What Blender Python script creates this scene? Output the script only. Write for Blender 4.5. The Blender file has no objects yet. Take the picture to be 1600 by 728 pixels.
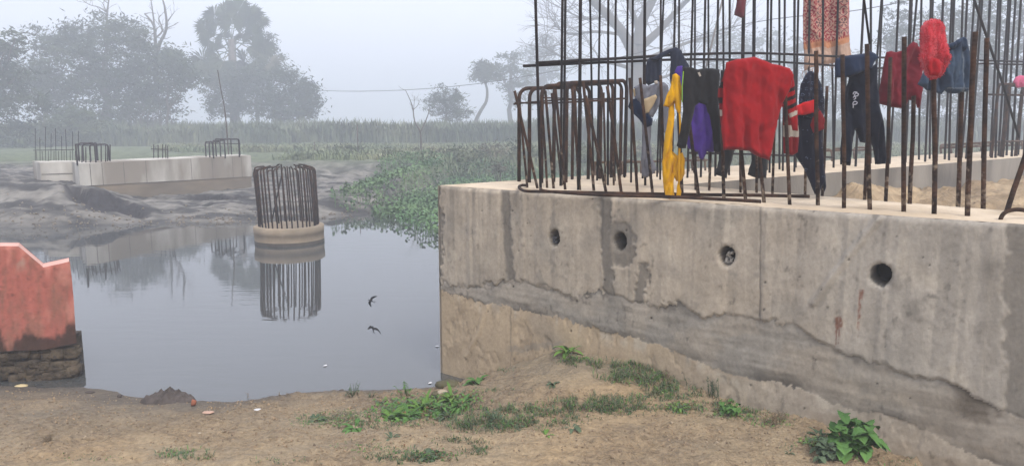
import bpy, math, random
import numpy as np
from mathutils import Vector, noise, geometry
R = math.radians
S = bpy.context.scene
COL = S.collection
rnd = random.Random(7)
# ---------------------------------------------------------------- camera
EYE = 1.84
F = 1110.0
TILT = math.atan((364 - 202) / F)
cam_d = bpy.data.cameras.new('camera'); cam = bpy.data.objects.new('camera', cam_d); COL.objects.link(cam)
cam.location = (0, 0, EYE); cam.rotation_euler = (R(90) - TILT, 0, 0)
cam_d.sensor_width = 36; cam_d.lens = 36 * F / 1600; cam_d.clip_end = 3000; cam_d.clip_start = .05
S.camera = cam
# ---------------------------------------------------------------- sky, sun, exposure
SUN_EL, SUN_AZ = R(48), R(150)
w = bpy.data.worlds.new('World'); S.world = w; w.use_nodes = True
nt = w.node_tree; nt.nodes.clear()
sky = nt.nodes.new('ShaderNodeTexSky'); sky.sky_type = 'NISHITA'; sky.sun_disc = False
sky.sun_elevation = SUN_EL; sky.sun_rotation = SUN_AZ
sky.air_density = 1.0; sky.dust_density = 6.0; sky.ozone_density = 1.0
mx = nt.nodes.new('ShaderNodeMixRGB'); mx.inputs[0].default_value = .82; mx.inputs[2].default_value = (6.5, 6.6, 7.5, 1)
bg = nt.nodes.new('ShaderNodeBackground'); bg.inputs[1].default_value = .1
wo = nt.nodes.new('ShaderNodeOutputWorld')
nt.links.new(sky.outputs[0], mx.inputs[1]); nt.links.new(mx.outputs[0], bg.inputs[0]); nt.links.new(bg.outputs[0], wo.inputs[0])
sl = bpy.data.lights.new('sun', 'SUN'); sl.energy = 1.5; sl.angle = R(18); sl.color = (1, .95, .88)
so = bpy.data.objects.new('sun', sl); COL.objects.link(so)
sd = Vector((math.sin(SUN_AZ) * math.cos(SUN_EL), math.cos(SUN_AZ) * math.cos(SUN_EL), math.sin(SUN_EL)))
so.rotation_euler = sd.to_track_quat('Z', 'Y').to_euler(); so.location = (0, 0, 30)
S.view_settings.view_transform = 'Standard'; S.view_settings.look = 'None'
S.view_settings.exposure = 1.15; S.view_settings.gamma = 1; S.view_settings.use_curve_mapping = False
S.cycles.use_denoising = True
S.cycles.max_bounces = 6; S.cycles.diffuse_bounces = 3; S.cycles.glossy_bounces = 3
S.cycles.volume_bounces = 1; S.cycles.transmission_bounces = 3; S.cycles.transparent_max_bounces = 8
HAZE = .0100
# ---------------------------------------------------------------- pixel <-> world
cT, sT = math.cos(TILT), math.sin(TILT)
def ray(px, py):
    v = (364 - py) / F
    return Vector(((px - 800) / F, cT + v * sT, -sT + v * cT))
EYEV = Vector((0, 0, EYE))
def at_z(px, py, z):
    d = ray(px, py); return EYEV + d * ((z - EYE) / d.z)
def at_y(px, py, Y):
    d = ray(px, py); return EYEV + d * (Y / d.y)
def proj(p):
    x, y, z = p[0], p[1], p[2] - EYE
    dep = y * cT - z * sT; up = y * sT + z * cT
    return 800 + F * x / dep, 364 - F * up / dep
def sstep(a, b, x):
    t = min(1, max(0, (x - a) / (b - a))); return t * t * (3 - 2 * t)
def nz(x, y, z=0.0, o=4):
    return noise.fractal(Vector((x, y, z)), 1.0, 2.0, o)      # about -1..1
# ---------------------------------------------------------------- materials
DIM = .65
def lin(c, g=None):
    g = DIM if g is None else g
    return tuple(g * ((v / 255) / 12.92 if v / 255 <= .04045 else (((v / 255) + .055) / 1.055) ** 2.4) for v in c)
def mat(name, col, rough=.9, var=.25, scale=6, bump=0, bscale=40, attr=None, col2=None, spec=.3, back=False, stretch=None, wave=None, bdist=.01, c2pos=(.42, .6)):
    m = bpy.data.materials.new(name); m.use_nodes = True
    t = m.node_tree; b = t.nodes['Principled BSDF']
    b.inputs['Roughness'].default_value = rough; b.inputs['Specular IOR Level'].default_value = spec
    tc = t.nodes.new('ShaderNodeTexCoord'); mp = t.nodes.new('ShaderNodeMapping')
    if stretch: mp.inputs['Scale'].default_value = stretch
    t.links.new(tc.outputs['Object'], mp.inputs[0])
    n = t.nodes.new('ShaderNodeTexNoise'); n.inputs['Scale'].default_value = scale; n.inputs['Detail'].default_value = 6
    t.links.new(mp.outputs[0], n.inputs[0])
    if attr:
        a = t.nodes.new('ShaderNodeAttribute'); a.attribute_name = attr; base = a.outputs['Color']
    else:
        a = t.nodes.new('ShaderNodeRGB'); a.outputs[0].default_value = (*col, 1); base = a.outputs[0]
    if col2:
        r = t.nodes.new('ShaderNodeValToRGB'); r.color_ramp.elements[0].position = c2pos[0]; r.color_ramp.elements[1].position = c2pos[1]
        n2 = t.nodes.new('ShaderNodeTexNoise'); n2.inputs['Scale'].default_value = scale * .37; n2.inputs['Detail'].default_value = 8
        t.links.new(mp.outputs[0], n2.inputs[0]); t.links.new(n2.outputs[0], r.inputs[0])
        m2 = t.nodes.new('ShaderNodeMixRGB'); m2.inputs[2].default_value = (*col2, 1)
        t.links.new(r.outputs[0], m2.inputs[0]); t.links.new(base, m2.inputs[1]); base = m2.outputs[0]
    mr = t.nodes.new('ShaderNodeMapRange'); mr.inputs[1].default_value = .3; mr.inputs[2].default_value = .7
    mr.inputs[3].default_value = 1 - var; mr.inputs[4].default_value = 1 + var
    t.links.new(n.outputs[0], mr.inputs[0])
    mu = t.nodes.new('ShaderNodeVectorMath'); mu.operation = 'SCALE'
    t.links.new(base, mu.inputs[0]); t.links.new(mr.outputs[0], mu.inputs['Scale'])
    t.links.new(mu.outputs[0], b.inputs['Base Color'])
    if bump:
        bn = t.nodes.new('ShaderNodeTexNoise'); bn.inputs['Scale'].default_value = bscale; bn.inputs['Detail'].default_value = 8
        t.links.new(mp.outputs[0], bn.inputs[0])
        bu = t.nodes.new('ShaderNodeBump'); bu.inputs['Strength'].default_value = bump; bu.inputs['Distance'].default_value = bdist
        t.links.new(bn.outputs[0], bu.inputs['Height']); t.links.new(bu.outputs[0], b.inputs['Normal'])
        if wave:
            wv = t.nodes.new('ShaderNodeTexWave'); wv.bands_direction = 'Z'; wv.inputs['Scale'].default_value = wave
            t.links.new(tc.outputs['Object'], wv.inputs[0])
            b2 = t.nodes.new('ShaderNodeBump'); b2.inputs['Strength'].default_value = .3; b2.inputs['Distance'].default_value = .004
            t.links.new(wv.outputs[0], b2.inputs['Height']); t.links.new(bu.outputs[0], b2.inputs['Normal']); t.links.new(b2.outputs[0], b.inputs['Normal'])
    return m
# ---------------------------------------------------------------- mesh builder
class MB:
    def __init__(s): s.v = []; s.f = []; s.m = []
    def face(s, pts, m=0):
        i = len(s.v); s.v += [tuple(p) for p in pts]; s.f.append(tuple(range(i, i + len(pts)))); s.m.append(m)
    def tube(s, pts, rad, sides=8, m=0, caps=True):
        pts = [Vector(p) for p in pts]; n = len(pts)
        if not hasattr(rad, '__len__'): rad = [rad] * n
        prev = None; base = len(s.v)
        for i, p in enumerate(pts):
            d = (pts[min(i + 1, n - 1)] - pts[max(i - 1, 0)]).normalized()
            if prev is None:
                a = d.cross(Vector((0, 0, 1)) if abs(d.z) < .9 else Vector((1, 0, 0))).normalized()
            else:
                a = (prev - d * prev.dot(d)).normalized()
            prev = a; b = d.cross(a)
            for k in range(sides):
                t = 2 * math.pi * k / sides
                s.v.append(tuple(p + (a * math.cos(t) + b * math.sin(t)) * rad[i]))
        for i in range(n - 1):
            for k in range(sides):
                k2 = (k + 1) % sides
                s.f.append((base + i * sides + k, base + i * sides + k2, base + (i + 1) * sides + k2, base + (i + 1) * sides + k)); s.m.append(m)
        if caps:
            s.f.append(tuple(base + k for k in range(sides))[::-1]); s.m.append(m)
            s.f.append(tuple(base + (n - 1) * sides + k for k in range(sides))); s.m.append(m)
    def prism(s, poly, z0, z1, m=0):
        n = len(poly); b = len(s.v)
        s.v += [(p[0], p[1], z0) for p in poly] + [(p[0], p[1], z1) for p in poly]
        s.f.append(tuple(b + i for i in range(n))[::-1]); s.f.append(tuple(b + n + i for i in range(n))); s.m += [m, m]
        for i in range(n):
            j = (i + 1) % n; s.f.append((b + i, b + j, b + n + j, b + n + i)); s.m.append(m)
    def build(s, name, mats, parent=None, loc=None, smooth=True, attrs=None):
        if not isinstance(mats, (list, tuple)): mats = [mats]
        if parent is not None: o0 = Vector(parent['_o'] if '_o' in parent else (0, 0, 0))
        else: o0 = Vector(loc) if loc is not None else Vector((0, 0, 0))
        me = bpy.data.meshes.new(name)
        va = np.array(s.v, dtype=float).reshape(-1, 3) - np.array(o0)
        me.from_pydata(va.tolist(), [], s.f)
        for mm in mats: me.materials.append(mm)
        me.polygons.foreach_set('material_index', s.m)
        me.polygons.foreach_set('use_smooth', [smooth] * len(s.f))
        if attrs:
            for k, arr in attrs.items():
                at = me.color_attributes.new(k, 'FLOAT_COLOR', 'POINT'); at.data.foreach_set('color', np.asarray(arr, dtype=np.float32).ravel())
        me.update()
        o = bpy.data.objects.new(name, me); COL.objects.link(o)
        if parent is not None: o.parent = parent
        else: o.location = o0
        o['_o'] = tuple(o0)
        return o
def tag(o, label, cat, group=None):
    o['label'] = label; o['category'] = cat
    if group: o['group'] = group
    return o
def thing(name, label, cat, loc, group=None):
    o = bpy.data.objects.new(name, None); COL.objects.link(o); o.location = loc; o['_o'] = tuple(loc); o.empty_display_size = .2
    return tag(o, label, cat, group)
def kind(o, k): o['kind'] = k; return o
def grid_faces(nx, ny, off=0):
    return [(off + j * nx + i, off + j * nx + i + 1, off + (j + 1) * nx + i + 1, off + (j + 1) * nx + i) for j in range(ny - 1) for i in range(nx - 1)]
def in_poly(x, y, poly):
    c = False; n = len(poly); j = n - 1
    for i in range(n):
        xi, yi = poly[i][0], poly[i][1]; xj, yj = poly[j][0], poly[j][1]
        if (yi > y) != (yj > y) and x < (xj - xi) * (y - yi) / (yj - yi) + xi: c = not c
        j = i
    return c
def dseg(x, y, a, b):
    ax, ay = a[0], a[1]; dx, dy = b[0] - ax, b[1] - ay
    t = max(0, min(1, ((x - ax) * dx + (y - ay) * dy) / (dx * dx + dy * dy + 1e-9)))
    return math.hypot(x - ax - t * dx, y - ay - t * dy)
def dline(x, y, pts): return min(dseg(x, y, pts[i], pts[i + 1]) for i in range(len(pts) - 1))
def interp(x, pts):
    if x <= pts[0][0]: return pts[0][1]
    for (a, b), (c, d) in zip(pts, pts[1:]):
        if x <= c: return b + (d - b) * (x - a) / (c - a)
    return pts[-1][1]
# ================================================================= THE SETTING
ZC = 1.43                                    # top of the near pier cap
A = at_z(684, 290, ZC); B = at_z(1665, 355, ZC); C_ = at_z(1730, 352, ZC); D_ = at_z(1760, 344, ZC)
I_ = at_z(1060, 289, ZC); E_ = at_z(1720, 236, ZC); G_ = at_z(1720, 227, ZC); H_ = at_z(1180, 257, ZC)
LW = (B - A).length; UD = (B - A).normalized(); NW = Vector((UD.y, -UD.x, 0))    # NW points toward the camera
def at_wall(px, py, off=0.0):
    d = ray(px, py); k = ((A + NW * off) - EYEV).dot(NW) / d.dot(NW); return EYEV + d * k
# near ground height by radial basis interpolation of surveyed points
GP = []
def gp(px, py, z): p = at_z(px, py, z); GP.append((p.x, p.y, z))
for px, z in ((-150, .24), (150, .26), (400, .29), (700, .32), (1000, .34), (1300, .3), (1600, .22)): gp(px, 740, z)
for px, py in ((-60, 600), (40, 604), (130, 605), (200, 617), (300, 627), (400, 626)): gp(px, py, 0.0)
for px, py in ((470, 616), (560, 614), (640, 612), (690, 606)): gp(px, py, .06)
for px, py in ((-60, 560), (130, 580), (250, 590), (400, 585), (550, 575), (640, 570), (680, 560)): gp(px, py, -.22)
for px, py in ((0, 500), (300, 520), (550, 510)): gp(px, py, -.4)
for px, py, z in ((850, 640, .33), (700, 655, .2), (1000, 650, .31), (1150, 685, .28), (300, 670, .13), (100, 660, .12), (500, 660, .16), (880, 585, .42), (820, 600, .33)): gp(px, py, z)
for px, py in ((697, 603), (760, 586), (830, 563), (885, 547), (930, 552), (1000, 575), (1080, 606), (1150, 630), (1250, 655), (1330, 680), (1420, 716), (1500, 745), (1560, 780)):
    p = at_wall(px, py); GP.append((p.x, p.y, p.z)); GP.append((p.x - NW.x * .5, p.y - NW.y * .5, p.z))
GPa = np.array(GP); n_ = len(GP)
_d = np.hypot(GPa[:, None, 0] - GPa[None, :, 0], GPa[:, None, 1] - GPa[None, :, 1])
_M = np.zeros((n_ + 3, n_ + 3)); _M[:n_, :n_] = _d - .04 * np.eye(n_) * -1 * -1; _M[:n_, n_] = 1; _M[n_, :n_] = 1
_M[:n_, n_ + 1:] = GPa[:, :2]; _M[n_ + 1:, :n_] = GPa[:, :2].T
_W = np.linalg.solve(_M, np.concatenate([GPa[:, 2], [0, 0, 0]]))
def ground_z(x, y):
    d = np.hypot(GPa[:, 0] - x, GPa[:, 1] - y)
    return max(-.5, float(_W[:n_] @ d + _W[n_] + _W[n_ + 1] * x + _W[n_ + 2] * y))
def rough(x, y):
    a = nz(x * 1.4, y * 1.4, 61); k = .35 + 1.1 * sstep(-.2, .35, a)
    return .024 * nz(x * 2.2, y * 2.2, 1) + .022 * nz(x * 4.5, y * 8, 4, 3) + k * (.020 * abs(nz(x * 12, y * 17, 14, 3)) + .016 * max(0, nz(x * 30, y * 34, 9, 2)))
def gz(x, y):
    z = ground_z(x, y); return z + rough(x, y) * sstep(-.08, .12, z)
def on_ground(px, py):
    """where the view ray through a photo point meets the bank"""
    z = .15
    for _ in range(12):
        p = at_z(px, py, z); z = .5 * z + .5 * gz(p.x, p.y)
    p = at_z(px, py, z); p.z = gz(p.x, p.y); return p
M_ground = mat('soil', (0, 0, 0), .95, .20, 38, .9, 80, attr='paint', bdist=.02)
def near_ground():
    xs = np.linspace(-5.2, 4.2, 560); ys = np.linspace(1.6, 5.9, 300)
    V = []; Cc = []
    sand = np.array(lin((196, 174, 140), .56)); tan = np.array(lin((176, 160, 134), .54)); grey = np.array(lin((144, 136, 122), .55)); mud = np.array(lin((112, 104, 94)))
    for y in ys:
        for x in xs:
            z = gz(x, y)
            V.append((x, y, z))
            wet = 1 - sstep(-.02, .12, z + .035 * nz(x * 3, y * 3, 3))
            far = sstep(3.3, 4.9, y + .5 * nz(x * 1.3, y * 1.3, 7)) ; left = sstep(-1.5, -4, x)
            c = sand * (1 - far) + tan * far
            g = min(1, .85 * left * far + .35 * max(0, nz(x * 1.7, y * 4, 21)) + .3 * max(0, nz(x * 7, y * 16, 31, 3)))
            c = c * (1 - g) + grey * g
            o = max(0, nz(x * 1.1, y * 1.4, 55) - .1) * .6; c = c * (1 - o) + np.array(lin((196, 166, 124), .58)) * o
            a = sstep(-.25, .3, nz(x * 1.4, y * 1.4, 61)); k = (max(0, nz(x * 16, y * 34, 71, 3) - .02) * 1.5 + .25) * a; k = min(.65, k); c = c * (1 - k) + np.array(lin((134, 114, 92))) * k
            c = c * (1 - wet) + mud * wet
            Cc.append((*c, 1))
    mb = MB(); mb.v = V; mb.f = grid_faces(560, 300); mb.m = [0] * len(mb.f)
    kind(mb.build('river_bank', M_ground, attrs={'paint': Cc}), 'structure')
near_ground()
# far land
def shore_y(x):
    return interp(x, ((-40, 13.2), (-9, 13.4), (-4.3, 14.2), (-3.2, 15.5), (-2.0, 24), (3, 26), (60, 24))) + .25 * nz(x * .8, 0, 3)
def pit_at(x, y):
    q = x / max(y, 1) * 1110 + 800; dz = dk = 0
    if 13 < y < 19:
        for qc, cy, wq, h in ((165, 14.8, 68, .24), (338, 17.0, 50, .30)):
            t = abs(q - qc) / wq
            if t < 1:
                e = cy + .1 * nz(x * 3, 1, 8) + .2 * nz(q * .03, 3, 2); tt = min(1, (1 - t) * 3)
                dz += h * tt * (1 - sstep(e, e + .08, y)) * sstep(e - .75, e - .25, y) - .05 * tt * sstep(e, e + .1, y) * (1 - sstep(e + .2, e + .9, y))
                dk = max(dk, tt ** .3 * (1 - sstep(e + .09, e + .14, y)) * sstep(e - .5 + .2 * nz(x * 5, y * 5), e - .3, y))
    return dz, dk
def far_z(x, y):
    s = y - shore_y(x)
    z = -.5 + .5 * sstep(-2.5, 0, s)
    left = 1 - sstep(-4.2, -2, x)
    q = x / max(y, 1) * 1110 + 800
    hl = interp(q, ((-200, .72), (90, .66), (150, .56), (185, .36), (225, .24), (300, .20), (400, .22), (440, .26)))
    z += left * (hl * (.35 * sstep(0, .5, s) + .65 * sstep(.3, 1.6, s)) + (.78 - hl) * sstep(6.5, 9, s)) + (1 - left) * (.75 * sstep(.2, 3.5, s) + .1 * sstep(3, 12, s))
    z += (.05 * nz(x * .9, y * 1.1, 2) + .05 * nz(x * 3, y * 3.5, 5) + .045 * abs(nz(x * 6, y * 7, 15, 4))) * sstep(0, 1, s)
    # cut ledges in the dug mud in front of the far cap
    z -= pit_at(x, y)[0]
    return z
M_far = mat('far_soil', (0, 0, 0), .95, .3, 3, .6, 12, attr='paint', bdist=.05)
def far_ground():
    xs = np.concatenate([np.linspace(-160, -22, 40), np.linspace(-21.5, 14, 480), np.linspace(15, 160, 60)])
    ys = np.concatenate([np.linspace(11, 22, 230), np.linspace(22.3, 60, 110), np.linspace(62, 420, 50)])
    V = []; Cc = []
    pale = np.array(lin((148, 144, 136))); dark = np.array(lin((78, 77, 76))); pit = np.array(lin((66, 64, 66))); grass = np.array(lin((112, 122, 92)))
    for y in ys:
        for x in xs:
            z = far_z(x, y); V.append((x, y, z)); s = y - shore_y(x)
            m = sstep(-.3, .35, nz(x * .7, y * 2.6, 12) + .5 * nz(x * 2.5, y * 9, 14, 5)); c = pale * m + dark * (1 - m)
            w0 = 1 - sstep(0, .5, s); c = c * (1 - w0 * .5) + dark * w0 * .5
            m2 = max(0, nz(x * 7, y * 11, 19, 3)) * .9; c = c * (1 - min(.6, m2)) + dark * .8 * min(.6, m2)
            p = pit_at(x, y)[1]; c = c * (1 - p) + pit * p  # ledge shade painted into the dark wet mud colour
            g = sstep(7, 11, s) if x < -3 else sstep(.3, 2.5, s); c = c * (1 - g) + grass * g
            Cc.append((*c, 1))
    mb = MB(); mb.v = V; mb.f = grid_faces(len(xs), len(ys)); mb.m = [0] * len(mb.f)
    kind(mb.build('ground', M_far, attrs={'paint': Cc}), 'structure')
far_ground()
mb = MB(); mb.face([(-160, -30, -.6), (160, -30, -.6), (160, 30, -.6), (-160, 30, -.6)])
kind(mb.build('riverbed', mat('silt', lin((84, 82, 74)), .95), smooth=False), 'structure')
# ground behind the photographer's side and to the sides of the bank (keeps other viewpoints closed)
mb = MB(); nx_, ny_ = 60, 40
for j in range(ny_):
    for i in range(nx_):
        x = -30 + 60 * i / (nx_ - 1); y = -24 + 25.7 * j / (ny_ - 1)
        mb.v.append((x, y, ground_z(max(-5.2, min(4.2, x)), 1.62) - .015 + .03 * nz(x * .5, y * .5) * sstep(1.5, -2, y)))
mb.f = grid_faces(nx_, ny_); mb.m = [0] * len(mb.f)
kind(mb.build('bank_behind', mat('soil_plain', lin((190, 164, 130)), .95, .3, 8, .7, 40), smooth=True), 'structure')
# water
def water_mat():
    m = bpy.data.materials.new('water'); m.use_nodes = True; t = m.node_tree; b = t.nodes['Principled BSDF']
    b.inputs['Base Color'].default_value = (.060, .064, .064, 1); b.inputs['Roughness'].default_value = .025; b.inputs['IOR'].default_value = 1.5
    b.inputs['Specular IOR Level'].default_value = 1.0
    tc = t.nodes.new('ShaderNodeTexCoord'); mp = t.nodes.new('ShaderNodeMapping'); mp.inputs['Scale'].default_value = (.45, 1.6, 1)
    t.links.new(tc.outputs['Object'], mp.inputs[0])
    n1 = t.nodes.new('ShaderNodeTexNoise'); n1.inputs['Scale'].default_value = 4.5; n1.inputs['Detail'].default_value = 3
    t.links.new(mp.outputs[0], n1.inputs[0])
    bu = t.nodes.new('ShaderNodeBump'); bu.inputs['Strength'].default_value = .07; bu.inputs['Distance'].default_value = .02
    t.links.new(n1.outputs[0], bu.inputs['Height'])
    n2 = t.nodes.new('ShaderNodeTexNoise'); n2.inputs['Scale'].default_value = .5; n2.inputs['Detail'].default_value = 2
    t.links.new(tc.outputs['Object'], n2.inputs[0])
    rr = t.nodes.new('ShaderNodeMapRange'); rr.inputs[1].default_value = .45; rr.inputs[2].default_value = .65; rr.inputs[3].default_value = .02; rr.inputs[4].default_value = .1
    t.links.new(n2.outputs[0], rr.inputs[0]); t.links.new(rr.outputs[0], bu.inputs['Strength'])
    t.links.new(bu.outputs[0], b.inputs['Normal'])
    return m
mb = MB(); mb.face([(-150, 1.8, 0), (150, 1.8, 0), (150, 30, 0), (-150, 30, 0)])
kind(mb.build('river_water', water_mat(), smooth=False), 'structure')
# haze
def haze():
    m = bpy.data.materials.new('haze_air'); m.use_nodes = True; t = m.node_tree; t.nodes.clear()
    v = t.nodes.new('ShaderNodeVolumePrincipled'); v.inputs['Color'].default_value = (.86, .92, 1.0, 1); v.inputs['Density'].default_value = HAZE
    v.inputs['Anisotropy'].default_value = .1
    o = t.nodes.new('ShaderNodeOutputMaterial'); t.links.new(v.outputs[0], o.inputs['Volume'])
    mb = MB(); mb.prism([(-180, -34), (180, -34), (180, 440), (-180, 440)], -1.6, 26)
    kind(mb.build('haze', m, smooth=False), 'stuff')
haze()
# ================================================================= NEAR BRIDGE ABUTMENT
RUST = (.060, .036, .026)
M_rebar = mat('rusty_steel', lin((52, 40, 34)), .9, .4, 30, .5, 220, col2=lin((82, 59, 45)), wave=16, spec=.15, bdist=.003)
M_rebar_dark = mat('dark_steel', lin((28, 24, 25)), .8, .35, 20, .4, 200, col2=lin((46, 36, 34)), wave=16, spec=.15, bdist=.003)
def rebar_splash():
    m = M_rebar.copy(); m.name = 'rusty_steel_with_cement_splash'
    t = m.node_tree; b = t.nodes['Principled BSDF']; src = b.inputs['Base Color'].links[0].from_socket
    tc = t.nodes.new('ShaderNodeTexCoord'); sp = t.nodes.new('ShaderNodeSeparateXYZ'); t.links.new(tc.outputs['Object'], sp.inputs[0])
    mr = t.nodes.new('ShaderNodeMapRange'); mr.inputs[1].default_value = ZC + .4; mr.inputs[2].default_value = ZC; mr.inputs[3].default_value = 0; mr.inputs[4].default_value = .24
    t.links.new(sp.outputs['Z'], mr.inputs[0])
    n = t.nodes.new('ShaderNodeTexNoise'); n.inputs['Scale'].default_value = 28; n.inputs['Detail'].default_value = 4; t.links.new(tc.outputs['Object'], n.inputs[0])
    ad = t.nodes.new('ShaderNodeMath'); t.links.new(n.outputs[0], ad.inputs[0]); t.links.new(mr.outputs[0], ad.inputs[1])
    gt = t.nodes.new('ShaderNodeMapRange'); gt.inputs[1].default_value = .69; gt.inputs[2].default_value = .84; t.links.new(ad.outputs[0], gt.inputs[0])
    mi = t.nodes.new('ShaderNodeMixRGB'); mi.inputs[2].default_value = (*lin((150, 134, 116)), 1)
    t.links.new(gt.outputs[0], mi.inputs[0]); t.links.new(src, mi.inputs[1]); t.links.new(mi.outputs[0], b.inputs['Base Color'])
    return m
M_splash = rebar_splash()
M_wall = mat('weathered_concrete', (0, 0, 0), .92, .10, 16, .55, 70, attr='paint', stretch=(1, 1, .45), bdist=.006)
M_top = mat('pale_dusty_concrete', lin((232, 214, 188), .72), .95, .10, 5, .5, 60, col2=lin((212, 192, 164), .7), bdist=.008)
M_conc = mat('grey_concrete', lin((150, 143, 132)), .95, .14, 5, .5, 50, col2=lin((124, 118, 108)))
abut = thing('bridge_abutment', 'long L shaped pale concrete abutment with rusty reinforcing bars and washing on top', 'abutment', (0, 0, 0))
HOLES = [(867, 371, 8, 13), (968, 378, 10, 14), (1136, 400, 12, 15), (1376, 430, 17, 17)]
CB = [(680, 446), (740, 449), (800, 438), (850, 448), (900, 468), (940, 455), (985, 470), (1030, 480), (1060, 470), (1100, 500), (1130, 488), (1200, 505), (1240, 506), (1270, 528), (1330, 556), (1380, 572), (1430, 590), (1470, 592), (1500, 606), (1560, 640), (1640, 670)]
CL = [(680, 454), (750, 470), (860, 492), (950, 520), (1010, 532), (1080, 560), (1150, 588), (1230, 600), (1300, 628), (1340, 645), (1400, 650), (1480, 690), (1530, 715), (1640, 760)]
PITS = [(rnd.uniform(700, 1560), rnd.uniform(310, 640), rnd.uniform(.6, 1.9)) for _ in range(46)]
def wall_paint(px, py, u, z):
    """returns colour and relief (metres, + toward the viewer) for a photo point on the wall face"""
    n1 = nz(u * 3, z * 3, 1); n2 = nz(u * 12, z * 12, 5, 3); n3 = nz(u * 40, z * 40, 8, 2); nv = nz(u * 14, z * 2.2, 15, 4)
    jx, jy = 7 * n2 + 3 * n3, 8 * n2 + 4 * n3
    x, y = px + jx, py + jy
    beige = np.array(lin((188, 176, 158))); grey = np.array(lin((182, 175, 163))); tan = np.array(lin((196, 176, 147)))
    mort = np.array(lin((162, 156, 145))); dark = np.array(lin((96, 91, 84))); white = np.array(lin((204, 194, 176)))
    up = interp(x, CB); lo = interp(x, CL); off = 0.0
    k = k0 = sstep(1100, 1400, px + 90 * n1)
    c = beige * (1 - k) + grey * k
    c = c * (1.04 + .12 * n1 + (.09 - .05 * k) * nv + .08 * nz(u * 6, z * 6, 151, 4))
    s = max(0, nz(u * 2.2, z * 3.1, 33) - .12) * 1.1; c = c * (1 - min(.6, s)) + mort * min(.6, s)
    s = max(0, nz(u * 5, z * 4, 41) - .25) * 1.0; c = c * (1 - min(.45, s)) + white * min(.45, s)
    if y < up:
        a = max(sstep(9, 4, dline(x - .6 * jx, y, [(790, 300), (793, 380), (798, 436)])) * .85,
                sstep(11, 6, dline(x - .3 * jx, y, [(945, 300), (947, 380), (953, 470)])) * .9)
        e = math.hypot((x - 968) / 25, (y - 380) / 36); a = max(a, sstep(1.1, .9, e) * .75)
        a = max(a, sstep(12, 6, dline(x, y, [(1008, 420), (998, 468)])) * .8)
        a = max(a, sstep(8, 2, abs(x - 684)) * .9, .4 * sstep(30, 0, abs(px - 690)) * sstep(.0, .5, n2))
        c = c * (1 - a) + (mort * .35 + dark * .65) * a; off -= .010 * a
        # broken lower lip of the upper pour
        dd = up - y
        l = sstep(12, 0, dd) * (.35 + .5 * sstep(-.2, .3, nz(u * 8, 3, 2))); c = c * (1 - .35 * l) + mort * .35 * l
        off += .012 * sstep(0, 5, dd) * (.3 + .7 * sstep(-.25, .25, nz(u * 5, 1, 88)))
        a = sstep(2.2, .6, abs(px - (1188 + 1.5 * n2))) * .55 * sstep(310, 330, py); c = c * (1 - a) + dark * a; off -= .006 * a
        a = sstep(1.8, .5, abs(px - (1165))) * .3; c = c * (1 + .25 * a)
        dr = dline(px, py, [(1392, 318), (1325, 400), (1272, 472)]); a = sstep(9, 0, dr); off += .014 * a; c = c * (1 + .10 * a)
        a = sstep(1566, 1574, px + 12 * n2) * .8; c = c * (1 - a) + (mort * .55 + dark * .45) * a; off -= .008 * a
        a = sstep(26, 6, dline(x, y, [(1552, 420), (1546, 560)])) * .35 * (1 if n1 > -.3 else .4); c = c * (1 - a) + dark * a
        # run-off streaks below the top edge
        a = (1 - .7 * k0) * sstep(.05, .5, nz(u * 9, z * .8, 71)) * sstep(120, 0, py - (290 + (px - 684) * .066)) * .5; c = c * (1 - a) + (dark * .6 + mort * .4) * a
        a = sstep(.15, .5, n2) * sstep(.0, .4, nz(u * 2.5, z * 2.5, 91)) * .5; c = c * (1 - a) + mort * .8 * a
    elif y < lo:
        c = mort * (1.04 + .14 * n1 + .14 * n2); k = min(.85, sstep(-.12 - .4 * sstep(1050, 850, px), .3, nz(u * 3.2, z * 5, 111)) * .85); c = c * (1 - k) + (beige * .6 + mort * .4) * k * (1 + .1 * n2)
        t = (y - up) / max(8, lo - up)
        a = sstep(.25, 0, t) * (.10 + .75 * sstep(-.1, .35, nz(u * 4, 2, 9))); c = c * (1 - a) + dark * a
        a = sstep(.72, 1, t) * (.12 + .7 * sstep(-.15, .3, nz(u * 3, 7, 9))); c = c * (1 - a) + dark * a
        wv = nz(u * 2.5, z * 16, 61, 3); c = c * (1 + .07 * wv); off += .004 * wv + .006 * sstep(.6, .2, abs(t - .5))
        a = sstep(.6, .2, abs(t - .55)) * .25 * sstep(1150, 1500, px); c = c * (1 - a) + np.array(lin((168, 150, 126))) * a
        e = math.hypot((x - 1530) / 46, (y - 632) / 30); a = sstep(1.2, .5, e) * .7; c = c * (1 - a) + np.array(lin((92, 82, 70))) * a
        off -= .004
    else:
        k = sstep(950, 1250, px)
        c = tan * (1 - k * .8) + (beige * .6 + grey * .45) * k * .8; c = c * (1 + .10 * n1 + .06 * nv)
        dd = y - lo
        a = sstep(26, 4, dd) * sstep(.05, .4, nz(u * 10, z * 1.5, 81)) * .65; c = c * (1 - a) + white * a
        a = sstep(.1, .5, nz(u * 3, z * 5, 97)) * .4; c = c * (1 - a) + np.array(lin((150, 132, 108))) * a
        a = sstep(1.8, .4, abs(px - (798 + n2 * 2))) * .4; c = c * (1 - a) + dark * a
        dr = dline(px, py, [(762, 470), (748, 520), (729, 556)]); off += .009 * sstep(6, 0, dr); c = c * (1 + .08 * sstep(5, 0, dr))
        a = sstep(8, 2, dline(x, y, [(800, 548), (850, 540), (880, 536)])) * .5; c = c * (1 - a) + mort * .8 * a
        a = sstep(24, 6, dline(x, y, [(840, 500), (862, 530)])) * .4; c = c * (1 - a) + mort * .75 * a
        off -= .002 + .006 * sstep(.1, .5, nz(u * 7, z * 4, 29))
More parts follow.
